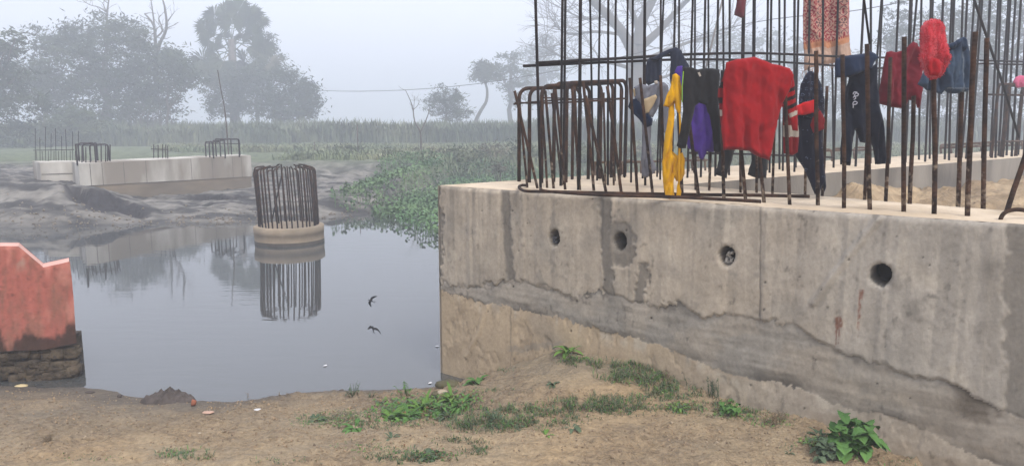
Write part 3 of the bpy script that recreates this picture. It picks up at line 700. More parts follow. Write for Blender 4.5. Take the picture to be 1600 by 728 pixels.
# stone footing: individual rough courses
M_stone = mat('mossy_stone', lin((70, 60, 50)), .95, .55, 14, 1, 40, col2=lin((98, 86, 70)), bdist=.03)
mb = MB()
def stone(mb, c, sx, sy, sz):
    b = len(mb.v)
    nn = 5
    for i in range(nn + 1):
        ph = math.pi * i / nn
        for k in range(9):
            t = 2 * math.pi * k / 9
            f = lambda q: math.copysign(abs(q) ** .28, q)
            d = 1 + .22 * nz(c.x * 5 + math.cos(t), c.z * 9 + ph, t)
            mb.v.append(tuple(c + rd * (sx * f(math.sin(ph)) * f(math.cos(t)) * d) + rn * (sy * f(math.sin(ph)) * f(math.sin(t)) * d) + Vector((0, 0, sz * f(math.cos(ph)) * d))))
    for i in range(nn):
        for k in range(9): mb.f.append((b + i * 9 + k, b + (i + 1) * 9 + k, b + (i + 1) * 9 + (k + 1) % 9, b + i * 9 + (k + 1) % 9)); mb.m.append(0)
row = 0
for py in range(543, 628, 11):
    px = -150 + rnd.uniform(0, 8)
    while px < 112 + (4 if py > 560 else 0):
        wd = rnd.uniform(11, 22); c = on_red(px + wd / 2, py + rnd.uniform(-3, 3), -.075 + .03 * sstep(540, 620, py) + rnd.uniform(-.012, .012)); s = c.y / F
        stone(mb, c, wd * .5 * s * 1.04, .055, rnd.uniform(5.2, 7) * s); px += wd
    row += 1
for k in range(5):
    c = on_red(118 - k * 13, 576 + k * 5, -.04); stone(mb, c, .045, .06, .03)
mb.build('stone_footing', M_stone, rw)
mb = MB(); c0, c1 = on_red(-160, 600, -.16), on_red(106, 600, -.16); z1 = on_red(60, 542, -.16).z
mb.v = []; 
mb.prism([(c0.x, c0.y), (c1.x, c1.y), (c1.x - rn.x * .35, c1.y - rn.y * .35), (c0.x - rn.x * .35, c0.y - rn.y * .35)], -.4, z1 + .02); mb.build('footing_core', M_stone, rw, smooth=False)
# ================================================================= TREES
def leafmat(name, c, c2, var=.4):
    m = mat(name, c, .8, var, .9, col2=c2, spec=.2); return m
M_leaf = leafmat('foliage_dark', (.035, .050, .030), (.065, .080, .040))
M_leaf2 = leafmat('foliage_mid', (.060, .080, .040), (.10, .115, .055))
M_scrub = leafmat('scrub', (.085, .09, .06), (.14, .125, .085))
M_bark = mat('bark', (.09, .075, .06), .95, .3, 4, .6, 12)
M_bark_pale = mat('pale_bark', (.16, .14, .12), .95, .3, 4, .6, 12)
def leaf_quad(mb, c, s, asp=.55):
    a = Vector((rnd.gauss(0, 1), rnd.gauss(0, 1), rnd.gauss(0, .7))).normalized(); b = a.cross(Vector((rnd.gauss(0, 1), rnd.gauss(0, 1), rnd.gauss(0, 1)))).normalized()
    mb.face([c - a * s, c - b * s * asp * .5 + a * s * .1, c + a * s, c + b * s * asp * .5 + a * s * .1])
def crown(mb, Y, blobs, n, s, clump=.55, per=26, ydep=1.0, asp=.55):
    """blobs: px,py centre, rx,ry in photo px at distance Y"""
    areas = [b[2] * b[3] for b in blobs]; tot = sum(areas); k = Y / F
    for bl, ar in zip(blobs, areas):
        c = at_y(bl[0], bl[1], Y + (bl[4] if len(bl) > 4 else 0)); rx, rz = bl[2] * k, bl[3] * k; ry = rx * ydep
        for _ in range(int(n * ar / tot / per) + 1):
            while True:
                q = Vector((rnd.uniform(-1, 1), rnd.uniform(-1, 1), rnd.uniform(-1, 1)))
                if q.length < 1 and (q.length > .45 or rnd.random() < .4): break
            cs = clump * rnd.choice((.4, .6, .9, 1.3)) * (1.15 - .5 * q.length); q = q * rnd.choice((1, 1, 1, 1.12))
            cc = c + Vector((q.x * rx, q.y * ry, q.z * rz))
            if noise.noise(cc * (.75 / max(.4, clump * 1.6))) < -.22: continue
            for _ in range(per):
                leaf_quad(mb, cc + Vector((rnd.gauss(0, cs), rnd.gauss(0, cs), rnd.gauss(0, cs * .6))), s * rnd.uniform(.6, 1.4), asp)
def limb(mb, a, b, r0, r1, wob=.06, n=6, sides=6):
    L = (b - a).length; pts = []
    off = Vector((0, 0, 0))
    for i in range(n + 1):
        t = i / n; pts.append(a.lerp(b, t) + off)
        off = Vector((rnd.uniform(-1, 1), rnd.uniform(-1, 1), rnd.uniform(-.4, .4))) * L * wob * math.sin(math.pi * min(1, t + 1 / n))
    mb.tube(pts, [r0 + (r1 - r0) * i / n for i in range(n + 1)], sides, caps=False); return pts
def branches(mb, a, d, L, r, depth, spread=.6, up=.1, kids=3, flat=1.0):
    b = a + d * L; pts = limb(mb, a, b, r, r * .55, .05, 4, 5 if r > .04 else 4)
    if depth == 0: return
    for k in range(kids):
        p = pts[rnd.choice((2, 3, 4)) if k else 4]
        v = Vector((rnd.gauss(0, 1), rnd.gauss(0, 1) * flat, rnd.gauss(0, 1))).normalized()
        nd = (d + v * spread + Vector((0, 0, up))).normalized(); branches(mb, p, nd, L * rnd.uniform(.55, .82), r * rnd.uniform(.45, .62), depth - 1, spread, up, kids, flat)
def base(px, py, Y): p = at_y(px, py, Y); p.z = far_z(p.x, p.y) - .1; return p
def tree(name, label, cat, Y, tx, blobs, n, s, trunk_top, tr=.2, mats=None, group=None, clump=.5, per=26, asp=.55, limbs=5, bark=None, tx2=None):
    b = base(tx, 200, Y); t = thing(name, label, cat, tuple(b), group)
    mb = MB(); top = at_y(tx2 if tx2 else tx, trunk_top, Y); pts = limb(mb, b, top, tr, tr * .5, .03, 7, 8)
    for bl in blobs[:limbs]:
        e = at_y(bl[0], bl[1], Y + rnd.uniform(-1, 1)); limb(mb, pts[rnd.choice((4, 5, 6, 7))], e, tr * .42, tr * .12, .06)
    mb.build('trunk', bark or M_bark, t)
    mb = MB(); crown(mb, Y, blobs, n, s, clump, per, asp=asp); mb.build('crown', mats or M_leaf, t, smooth=False)
    return t
GT = 'hazy trees beyond the far bank'
tree('broadleaf_tree', 'partly seen tree with sparse drooping branches at the left photo edge', 'tree', 40, -12, [(-20, 120, 50, 60), (10, 80, 22, 26), (0, 165, 40, 50), (45, 118, 26, 10), (25, 60, 12, 10), (20, 220, 45, 35), (60, 160, 18, 16)], 9000, .16, 120, .25, per=18, clump=.35, group=GT)
tree('bamboo_thicket', 'largest broad hazy clump of bamboo and trees behind the far abutment', 'tree', 52, 165, [(160, 90, 88, 52), (105, 110, 62, 50), (215, 110, 70, 52), (120, 62, 40, 30), (165, 48, 48, 24), (200, 55, 30, 24), (85, 60, 22, 22), (250, 125, 45, 38), (60, 130, 45, 32), (150, 160, 100, 42), (230, 170, 60, 30), (285, 108, 22, 24), (130, 190, 60, 30), (60, 45, 8, 10), (262, 95, 22, 22), (30, 118, 30, 18)], 42000, .17, 110, .4, group=GT, clump=.55)
tree('leafy_bush', 'rounded paler bush standing in front of the bamboo thicket behind the far abutment', 'bush', 44, 125, [(125, 195, 34, 24), (100, 205, 22, 18), (148, 205, 24, 16)], 3600, .14, 200, .12, M_leaf2, group=None)
# thin stems at the foot of the thicket
b = base(230, 200, 50); t = thing('stem_thicket', 'row of thin upright bare stems at the right foot of the bamboo thicket', 'thicket', tuple(b)); 
for k in range(22):
    x = rnd.uniform(205, 268); p = base(x, 200, 50 + rnd.uniform(-1, 1)); mb = MB(); limb(mb, p, at_y(x + rnd.uniform(-9, 9), rnd.uniform(150, 195), p.y), .05, .02, .04, 4, 4); mb.build('stem', M_bark, t)
def bare(name, label, px, Y, segs, r=.06, twigs=10, group=None, bark=None, tl=.8):
    b = base(px, 200, Y); t = thing(name, label, 'bare tree', tuple(b), group); mb = MB()
    for s in segs:
        pts = smooth_path([at_y(x, y, Y + .1 * i) for i, (x, y) in enumerate(s[0])], 3); n = len(pts)
        mb.tube(pts, [s[1] + (s[2] - s[1]) * i / (n - 1) for i in range(n)], 6, caps=False)
        for _ in range(twigs):
            p = rnd.choice(pts[n // 3:]); d = Vector((rnd.gauss(0, 1), rnd.gauss(0, .5), abs(rnd.gauss(.5, .8)))).normalized(); branches(mb, p, d, tl * rnd.uniform(.4, 1), s[2] * .8, 1, .5, .1, 2)
    mb.build('trunk', bark or M_bark, t); return t
bare('bare_tree', 'dead grey tree with forked bare branches rising above the right shoulder of the thicket', 248, 55, [([(244, 130), (243, 70), (240, 40), (226, 22)], .16, .05), ([(243, 70), (240, 30), (236, 2)], .08, .03), ([(243, 60), (254, 48), (248, 30), (252, 24)], .07, .03), ([(244, 90), (250, 68), (260, 45), (258, 15), (254, 0)], .14, .05), ([(259, 38), (272, 20)], .06, .02)], twigs=4)
bare('bare_tree', 'dead twigs poking out of the top centre of the thicket', 165, 56, [([(166, 110), (167, 30), (170, 0)], .12, .04), ([(167, 20), (155, 12), (140, 8), (128, 0)], .05, .02), ([(168, 22), (160, 5)], .05, .02)], twigs=5)
tree('small_tree', 'thin hazy tree with an open crown leaning right beside the thicket', 'tree', 50, 261, [(285, 118, 22, 22), (300, 125, 18, 12), (275, 100, 20, 14), (270, 150, 12, 10)], 2200, .14, 130, .13, group=GT, per=12, clump=.35)
# fan palm
def palm():
    Y = 62; b = base(366, 200, Y); t = thing('palm_tree', 'tall hazy fan palm with a shaggy crown rising above the other trees', 'palm tree', tuple(b), None)
    mb = MB(); top = at_y(362, 62, Y); limb(mb, b, top, .42, .30, .008, 8, 10); mb.build('trunk', M_bark_pale, t)
    FN = [(335, 24, 24), (352, 18, 24), (373, 16, 25), (392, 24, 24), (404, 34, 20), (320, 46, 20), (340, 40, 24), (363, 36, 26), (384, 42, 24), (398, 54, 22), (326, 62, 20), (334, 80, 22), (318, 96, 24), (398, 70, 20), (414, 74, 20),
          (332, 104, 26), (348, 96, 26), (364, 98, 28), (382, 98, 26), (398, 98, 26), (338, 120, 24), (358, 118, 26), (380, 118, 24), (402, 114, 22), (348, 58, 16), (378, 60, 16), (310, 104, 18), (424, 98, 18)]
    for fx, fy, fr in FN:
        c = at_y(fx, fy, Y + rnd.uniform(-2, 2)); rr = fr * Y / F * 1.02; hub = at_y(362 + rnd.uniform(-2, 2), 66 + rnd.uniform(-6, 22), Y)
        ax = c - hub; mb = MB(); mb.tube([hub, hub.lerp(c, .5) + Vector((0, 0, .12)), c], [.05, .035, .025], 4, caps=False); ax.normalize()
        side = ax.cross(Vector((rnd.uniform(-.5, .5), 1, rnd.uniform(-.5, .5)))).normalized(); nn = 34; low = fy > 88
        for q in range(nn):
            a = (q / (nn - 1) - .5) * 5.0; d = (ax * math.cos(a) + side * math.sin(a)).normalized(); d = (d + Vector((0, rnd.uniform(-.12, .12), -.45 if low else -.06))).normalized()
            e = c + d * rr * rnd.uniform(.82, 1.08); wv = d.cross(Vector((.15, 1, .2))).normalized() * rr * .06; mid = c.lerp(e, .6) + Vector((0, 0, .03))
            mb.face([c, mid + wv, e + Vector((0, 0, -.08 * rr)), mid - wv])
        mb.build('frond', M_scrub if low and rnd.random() < .4 else M_leaf, t, smooth=False)
palm()
tree('broadleaf_tree', 'dark hazy tree growing under and around the fan palm trunk', 'tree', 60, 372, [(355, 150, 36, 32), (335, 165, 20, 20), (385, 150, 26, 36), (400, 120, 18, 30), (350, 125, 30, 22)], 9000, .17, 150, .2, group=GT)
tree('broadleaf_tree', 'feathery hazy branch tree just right of the palm crown', 'tree', 63, 402, [(415, 62, 16, 12), (425, 85, 18, 12), (432, 95, 12, 8), (405, 80, 14, 16), (408, 112, 16, 18), (412, 145, 18, 28)], 3800, .15, 80, .2, group=GT, per=14, clump=.35)
tree('broadleaf_tree', 'dense round hazy tree at the right end of the palm group', 'tree', 58, 432, [(450, 140, 36, 34), (430, 160, 28, 26), (475, 160, 24, 26), (485, 150, 14, 24), (445, 175, 46, 14), (440, 118, 20, 14)], 12000, .16, 165, .18, group=GT)
bare('bare_tree', 'small leafless Y shaped sapling in the green field', 660, 30, [([(658, 240), (657, 208), (648, 190), (644, 165), (634, 142)], .045, .012), ([(657, 206), (664, 192), (670, 176), (672, 168)], .03, .01), ([(646, 176), (648, 150)], .015, .006), ([(645, 172), (652, 166), (656, 158)], .014, .006)], twigs=3, tl=.3)
tree('thorn_tree', 'rounded spiky hazy tree standing alone in the middle of the field', 'tree', 56, 697, [(695, 150, 26, 14), (690, 165, 26, 16), (712, 165, 22, 14), (725, 178, 14, 5), (700, 182, 22, 10), (715, 150, 12, 8)], 5200, .16, 160, .12, group=GT, asp=.3, clump=.4)
def thin_tree():
    Y = 70; b = base(740, 200, Y); t = thing('slender_tree', 'slender hazy tree with a curved bare stem and a small tuft crown', 'tree', tuple(b), GT)
    mb = MB(); pts = smooth_path([at_y(x, y, Y) for x, y in ((740, 205), (744, 188), (752, 172), (760, 158), (761, 140), (757, 128))], 4); n = len(pts); mb.tube(pts, [.22 - .13 * i / n for i in range(n)], 7); mb.build('trunk', M_bark, t)
    mb = MB(); crown(mb, Y, [(757, 110, 16, 12), (745, 122, 13, 5), (766, 120, 14, 10), (755, 100, 10, 6)], 2600, .2, .4, 20); mb.build('crown', M_leaf, t, smooth=False)
thin_tree()
tree('broadleaf_tree', 'tall thin hazy tree with layered tufts right of the slender tree', 'tree', 75, 798, [(795, 90, 18, 6), (780, 110, 14, 8), (800, 105, 16, 8), (815, 115, 14, 8), (782, 120, 12, 8), (812, 128, 12, 6), (795, 135, 16, 8), (804, 155, 12, 10)], 2600, .2, 110, .3, group=GT, per=14, clump=.4, limbs=8)
# big bare tree behind the bars
def big_bare():
    Y = 62; b = base(995, 200, Y); t = thing('bare_tree', 'great leafless tree with fine branching seen through the tall bars', 'bare tree', tuple(b)); mb = MB()
    segs = [([(992, 250), (994, 170), (993, 90), (997, 60)], .60, .42), ([(995, 95), (975, 55), (950, 25), (920, -5), (900, -40)], .36, .16), ([(996, 70), (1005, 30), (1020, 0), (1035, -40)], .36, .16), ([(994, 80), (1030, 48), (1060, 15), (1090, -15)], .26, .10),
            ([(994, 110), (960, 100), (920, 94), (880, 90), (848, 72)], .12, .04), ([(994, 100), (1040, 80), (1090, 62), (1140, 50)], .14, .04), ([(975, 55), (930, 50), (890, 54), (866, 40)], .10, .03), ([(1000, 50), (985, 10), (980, -30)], .2, .08), ([(994, 130), (1040, 120), (1085, 100), (1130, 96)], .10, .03), ([(950, 25), (915, 30), (880, 15)], .08, .03)]
    mbt = MB()
    for i, s in enumerate(segs):
        pts = smooth_path([at_y(x, y, Y + (rnd.uniform(-1.5, 1.5) if k > 1 else 0)) for k, (x, y) in enumerate(s[0])], 4); n = len(pts)
        mbt.tube(pts, [1.45 * (s[1] + (s[2] - s[1]) * q / (n - 1)) for q in range(n)], 8, caps=False)
        if i == 0: continue
        for _ in range(26):
            q = rnd.randrange(n // 4, n); p = pts[q]; dd = (pts[min(n - 1, q + 1)] - pts[q - 1]).normalized()
            d = (dd * .6 + Vector((rnd.gauss(0, 1), rnd.gauss(0, .6), rnd.gauss(.25, .7)))).normalized(); branches(mbt, p, d, 1.5 * rnd.uniform(.6, 1.6), .038, 2, .55, .05, 3)
    mbt.build('trunk', M_bark, t)
    mb = MB(); crown(mb, Y, [(870, 90, 22, 16), (880, 40, 22, 24), (900, 10, 22, 20), (1080, 60, 50, 40), (1000, 20, 80, 40), (900, 100, 30, 12)], 1500, .08, .7, 6); mb.build('crown', M_leaf2, t, smooth=False)
big_bare()
# faint far masses
tree('broadleaf_tree', 'very faint far tree left of the great bare tree', 'tree', 105, 850, [(830, 90, 18, 18), (850, 80, 20, 24), (835, 130, 26, 34), (860, 140, 22, 44), (880, 165, 24, 26)], 5000, .34, 120, .4, group=GT, clump=.9)
tree('broadleaf_tree', 'broad faint tree mass behind the red sweater', 'tree', 92, 1190, [(1150, 90, 40, 36), (1200, 80, 46, 34), (1245, 95, 32, 36), (1140, 145, 56, 50), (1220, 150, 66, 50), (1120, 70, 20, 18), (1080, 160, 44, 40)], 12000, .32, 120, .5, group=GT, clump=.9)
tree('broadleaf_tree', 'large hazy tree filling the background at the right photo edge', 'tree', 50, 1560, [(1450, 60, 60, 50), (1520, 40, 70, 60), (1600, 50, 80, 70), (1420, 120, 46, 54), (1500, 130, 90, 70), (1600, 150, 90, 80), (1400, 60, 26, 24), (1405, 20, 22, 16), (1470, 200, 90, 40), (1600, 215, 90, 40), (1690, 100, 70, 110)], 46000, .16, 120, .5, group=GT, clump=.5)
tree('broadleaf_tree', 'low faint trees behind the polka dot jacket', 'tree', 85, 1300, [(1300, 150, 50, 40), (1345, 130, 40, 50), (1300, 190, 70, 24)], 5000, .3, 160, .4, group=GT, clump=.8)
# shrubs on the far bank
def shrub(label, px, py, Y, rx, ry, n, s, m=None, group=None):
    p = at_y(px, py, Y); p.z = far_z(p.x, p.y); t = thing('shrub', label, 'shrub', tuple(p), group); k = Y / F
    mb = MB(); crown(mb, Y, [(px, py, rx, ry), (px - rx * .5, py + ry * .3, rx * .6, ry * .7), (px + rx * .5, py + ry * .25, rx * .6, ry * .7)], n, s, .16, 14); mb.build('foliage', m or M_leaf, t, smooth=False)
    mb = MB()
    for _ in range(7): limb(mb, p, at_y(px + rnd.uniform(-rx, rx) * .8, py + rnd.uniform(-ry, 0), Y), .02, .006, .05, 4, 4)
    mb.build('stem', M_bark, t)
GS = 'shrubs along the far bank'
for k, (px, py, Y, rx, ry) in enumerate(((560, 255, 26, 34, 14), (610, 250, 27, 34, 18), (665, 248, 27, 36, 19), (720, 246, 27, 38, 20), (770, 242, 28, 34, 20), (815, 240, 28, 30, 20), (780, 262, 23, 12, 7), (905, 240, 29, 40, 20), (985, 240, 29, 44, 18), (540, 236, 30, 26, 8))):
    lab = ('leftmost grey green shrub on the bank right of the round pier', 'low grey green shrub below the field, right of the leftmost one', 'broad grey green shrub below the leafless sapling', 'broad grey green shrub on the bank below the spiky tree', 'tall grey green shrub on the bank left of the bar cage', 'shrub on the bank partly behind the leaning cage bars', 'small dry tuft among the water plants near the shrubs', 'shrub seen through the bar cage', 'shrub seen behind the hanging grey clothes', 'dry low shrub at the field edge above the round pier')[k]
    shrub(lab, px, py, Y, rx, ry, 1900 if rx > 20 else 400, .07, M_scrub if k % 2 == 0 else M_leaf2, GS)
# ---------------- field crops, rough grass, floating plants (uncountable)
def blades(name, n, area, h, wd, m, zf, lean=.35, per=3):
    mb = MB()
    for _ in range(n):
        x, y = area()
        if x is None: continue
        z = zf(x, y)
        for _ in range(per):
            a = rnd.uniform(0, 6.283); hh = h * rnd.uniform(.55, 1.15) * (1 + .35 * nz(x * .16, y * .16, 3)); ln = hh * lean * rnd.uniform(.3, 1.4); w_ = Vector((math.cos(a + 1.57), math.sin(a + 1.57), 0)) * wd * .5
            p = Vector((x + rnd.gauss(0, wd * 2), y + rnd.gauss(0, wd * 2), z - .02)); d = Vector((math.cos(a), math.sin(a), 0)); mid = p + d * ln * .35 + Vector((0, 0, hh * .65)); e = p + d * ln + Vector((0, 0, hh * rnd.uniform(.75, 1)))
            mb.face([p - w_ * .6, p + w_ * .6, mid + w_, mid - w_]); mb.face([mid - w_, mid + w_, e])
    return kind(mb.build(name, m, smooth=False), 'stuff')
M_crop = leafmat('crop_green', (.11, .135, .085), (.15, .165, .10)); M_grassf = leafmat('field_grass', (.13, .16, .09), (.20, .21, .12))
def band(y0, y1, pw=1.0):
    def f():
        y = y0 + (y1 - y0) * rnd.random() ** pw; x = rnd.uniform(-.82 * y, .8 * y); return x, y
    return f
blades('crop_field', 26000, band(44, 62, 1.6), 1.55, .10, M_crop, far_z, .3)
def fieldarea():
    y = rnd.uniform(24, 44); x = rnd.uniform(-.5 * y, .8 * y)
    if x < -8 and y < 32: return None, None
    if y < shore_y(x) + .6: return None, None
    return x, y
blades('field_grass', 26000, fieldarea, .30, .05, M_grassf, far_z, .6)
HYL = [(0, 0)]
M_hya = leafmat('water_plant_leaf', (.065, .135, .055), (.12, .19, .085), .35)
def hyacinth():
    mb = MB(); edge = [(498, 330), (540, 337), (575, 333), (600, 349), (618, 346), (632, 362), (655, 364), (680, 374), (700, 378), (760, 380), (1200, 380)]
    cnt = 0
    while cnt < 40000:
        v = rnd.random(); y = 11.2 + 15.5 * v ** .9; x = rnd.uniform(-4.2, 9)
        px, py = proj((x, y, 0)); cl = nz(x * 1.3, y * 1.3, 77)
        if px < 512 + 14 * cl: continue
        if px < 570 and rnd.random() > .3 + .7 * sstep(505, 560, px + 60 * cl): continue
        if py > interp(px, edge) + 5 * cl: continue
        if py > 285 and px < 560 and cl < -.05: continue
        cnt += 1; z = max(0, far_z(x, y)); h = rnd.uniform(.04, .22) * (1 + .5 * cl); r = rnd.uniform(.022, .046)
        a = rnd.uniform(0, 6.28); tl = rnd.uniform(.1, 1.1); u = Vector((math.cos(a), math.sin(a), 0)); v_ = Vector((-math.sin(a) * math.cos(tl), math.cos(a) * math.cos(tl), math.sin(tl)))
        c = Vector((x, y, z + h)); pts = [c + u * r * .75 * math.cos(t) + v_ * r * math.sin(t) * (1.1 if math.sin(t) > 0 else .9) for t in (0, 1.05, 2.1, 3.14, 4.19, 5.24)]
        mb.face(pts)
        if rnd.random() < .35: mb.face([c, c + u * .012, Vector((x + .01, y, z - .01)), Vector((x, y, z - .01))])
    kind(mb.build('water_plants', M_hya, smooth=False), 'stuff')
hyacinth()
mb = MB()   # scum line and litter where the far mud meets the water
for _ in range(500):
    x = rnd.uniform(-12, -3.4); y = shore_y(x) + abs(rnd.gauss(0, .5)); z = far_z(x, y); r = rnd.uniform(.008, .028)
    mb.tube([Vector((x, y, z)), Vector((x + r, y + r * .5, z + r * .6)), Vector((x + 2 * r, y, z))], [r * .3, r, r * .2], 5)
kind(mb.build('mud_crumbs', mat('mud_crumb', lin((140, 130, 116)), .95, .4, 5), smooth=True), 'stuff')
# wire and poles
M_wire = mat('wire', (.03, .03, .03), .6)
tag((lambda m: (m.tube(smooth_path([at_y(x, y, Y) for x, y, Y in ((200, 100, 90), (335, 124, 75), (420, 136, 66), (560, 143, 58), (740, 132, 52), (960, 92, 46), (1170, 37, 40), (1350, 15, 36), (1560, -30, 32))], 5), .022, 4), m.build('overhead_wire', M_wire, None, loc=tuple(at_y(560, 143, 58))))[1])(MB()), 'thin sagging overhead wire crossing the hazy sky', 'wire')
mb = MB(); b = base(357, 225, 21); mb.tube(smooth_path([b, at_y(352, 180, 21), at_y(346, 145, 21), at_y(340, 110, 21)], 4), [.02] * 5 + [.014] * 8, 5)
tag(mb.build('thin_pole', M_bark, None, loc=tuple(b)), 'thin slightly bent pole rising behind the far bar cage', 'pole')
mb = MB(); b = base(1098, 170, 24); mb.tube([at_y(1090, 160, 24), at_y(1132, -12, 24)], .035, 5)
mb.tube([b, at_y(1090, 160, 24)], .035, 5)
tag(mb.build('leaning_pole', M_bark_pale, None, loc=tuple(b)), 'pale pole leaning to the right behind the tall bars', 'pole')
for px, y0, y1, lb in ((560, 250, 195, 'thin stake standing in the field above the water plants'), (493, 245, 222, 'short thin stake near the muddy bank right of the round pier')):
    mb = MB(); p = at_y(px, y0, 26); p.z = far_z(p.x, p.y) - .05; mb.tube([p, at_y(px - 2, y1, 26)], .018, 5); tag(mb.build('stake', M_bark, None, loc=tuple(p)), lb, 'stake')
# swallows over the water
def bird(px, py, Y, yaw, roll, label, s=1.0, pitch=0):
    c = at_y(px, py, Y); M_b = mat('bird_plumage', (.015, .016, .02), .7, .2, 40)
    mb = MB(); prof = [(-.075, .002), (-.05, .008), (-.02, .016), (.01, .019), (.035, .015), (.048, .012), (.062, .013), (.074, .008), (.086, .0015)]
    mb.tube([Vector((a, 0, .004 * math.sin(a * 20))) for a, r in prof], [r for a, r in prof], 10)
    for sd_ in (-1, 1):
        mb.face([(-.06, sd_ * .004, .002), (-.07, sd_ * .012, .002), (-.125, sd_ * .034, .0), (-.085, sd_ * .003, .001)])
        for k in range(6):
            t0, t1 = k / 6, (k + 1) / 6
            f = lambda t: (Vector((.035 + .03 * math.sin(t * 2.2) - .13 * t * t, sd_ * (.012 + .15 * t), .03 * math.sin(t * 2.5))), Vector((-.015 + .02 * t - .12 * t * t * 1.0, sd_ * (.012 + .15 * t), .03 * math.sin(t * 2.5))))
            a, b = f(t0); c1, d1 = f(t1)
            if t1 > .99: d1 = c1 + Vector((-.004, 0, 0))
            mb.face([a, b, d1, c1]); mb.face([a + Vector((0, 0, .003)), c1 + Vector((0, 0, .003)), d1, b])
    from mathutils import Euler
    rot = Euler((roll, pitch, yaw)).to_matrix()
    mb.v = [tuple(rot @ (Vector(v) * s) + c) for v in mb.v]
    tag(mb.build('bird', M_b, None, loc=tuple(c)), label, 'bird')
bird(580, 470, 5.6, R(205), R(70), 'upper dark bird flying low over the calm water', .34, R(-25))
bird(583, 514, 5.3, R(110), R(35), 'lower dark bird with spread wings over the calm water', .40, R(-35))
# ================================================================= WASHING
def cloth_mat(name, c, var=.12, knit=0, rough=.95, c2=None, bump=.3, sheen=.04):
    m = mat(name, lin(c, .62), rough, var * .6, 22, bump, 260, col2=lin(c2, .62) if (c2 and 'denim' in name) else None, spec=.12, bdist=.002)
    b = m.node_tree.nodes['Principled BSDF']; b.inputs['Sheen Weight'].default_value = sheen; b.inputs['Sheen Roughness'].default_value = .6
    return m
def garment(name, poly, Y, mats, parent=None, label=None, cat=None, matfn=None, th=.022, fold=.012, fw=16, dirx=0.0, st=2.6, seed=0, tilt=0.0, sag=None, group=None, colfn=None, origin=None):
    """a hanging piece of clothing: two layers that close along the outline, with folds"""
    if not isinstance(mats, (list, tuple)): mats = [mats]
    pts = []
    for a, b in zip(poly, poly[1:] + poly[:1]):
        L = math.hypot(b[0] - a[0], b[1] - a[1]); n = max(1, int(L / st))
        for k in range(n):
            t = k / n; x = a[0] + (b[0] - a[0]) * t; y = a[1] + (b[1] - a[1]) * t
            w_ = .9 * math.sin(math.pi * t) if L > 12 else 0
            pts.append((x + w_ * nz(x * .09, y * .09, seed + 3), y + w_ * nz(x * .09, y * .09, seed + 9)))
    nb = len(pts); P2 = [Vector(p) for p in pts]; xs = [p[0] for p in pts]; ys = [p[1] for p in pts]
    segs = list(zip(pts, pts[1:] + pts[:1])); SA = np.array([s[0] for s in segs]); SB = np.array([s[1] for s in segs]); SD = SB - SA; SL = (SD ** 2).sum(1) + 1e-9
    def dist(x, y):
        t = np.clip(((x - SA[:, 0]) * SD[:, 0] + (y - SA[:, 1]) * SD[:, 1]) / SL, 0, 1)
        return float(np.sqrt((x - SA[:, 0] - t * SD[:, 0]) ** 2 + (y - SA[:, 1] - t * SD[:, 1]) ** 2).min())
    x = min(xs); j = 0
    while x < max(xs):
        y = min(ys) + (st / 2 if j % 2 else 0)
        while y < max(ys):
            if in_poly(x, y, pts) and dist(x, y) > st * .55: P2.append(Vector((x + rnd.uniform(-.2, .2), y + rnd.uniform(-.2, .2))))
            y += st
        x += st * .87; j += 1
    r = geometry.delaunay_2d_cdt(P2, [(i, (i + 1) % nb) for i in range(nb)], [], 1, 1e-5)
    V = [(v.x, v.y) for v in r[0]]; nv = len(V); mb = MB(); back = []; info = []
    cx = sum(xs) / len(xs)
    for (x, y) in V:
        d = dist(x, y); e = min(1, d / 6); bulge = .5 * th * math.sqrt(max(0, 1 - (1 - e) ** 2)); 
        wx = x + dirx * (y - min(ys)) + 7 * nz(x * .02, y * .012, seed) ; vv = (y - min(ys)) / (max(ys) - min(ys) + 1)
        f1 = 1 - 2 * abs(math.sin(wx / fw * 3.1416 + seed)) ** .65; f2 = 1 - 2 * abs(math.sin((wx * .63 + y * .12) / fw * 3.1416 + seed * 2)) ** .8; f = (f1 * .8 * (.25 + .75 * vv) + f2 * .5) + 1.0 * nz(x * .04, y * .016, seed + 20) + .22 * nz(x * .13, y * .07, seed + 30)
        f *= 1.5 * fold * (.35 + .65 * e); off = f + tilt * (x - cx) + (sag(x, y) if sag else 0)
        p = at_y(x, y, Y); mb.v.append((p.x, p.y + off - bulge, p.z)); info.append((p, off, bulge))
    idx = []
    for i, (p, off, bulge) in enumerate(info):
        if bulge < 1e-4: idx.append(i)
        else: idx.append(len(mb.v)); mb.v.append((p.x, p.y + off * .8 + bulge, p.z))
    for f in r[2]:
        cxp = sum(V[i][0] for i in f) / 3; cyp = sum(V[i][1] for i in f) / 3; mi = matfn(cxp, cyp) if matfn else 0
        mb.f.append(tuple(f)); mb.m.append(mi)
        g = tuple(idx[i] for i in reversed(f))
        if len(set(g)) == 3 and set(g) != set(f): mb.f.append(g); mb.m.append(mi)
    o0 = at_y(*(origin or (cx, min(ys))), Y)
    o = mb.build(name, mats, parent, None if parent else tuple(o0))
    if label: tag(o, label, cat, group)
    return o
def holder(name, label, cat, px, py, Y): return thing(name, label, cat, tuple(at_y(px, py, Y)))
def YF(x, y): return foot(x, y).y
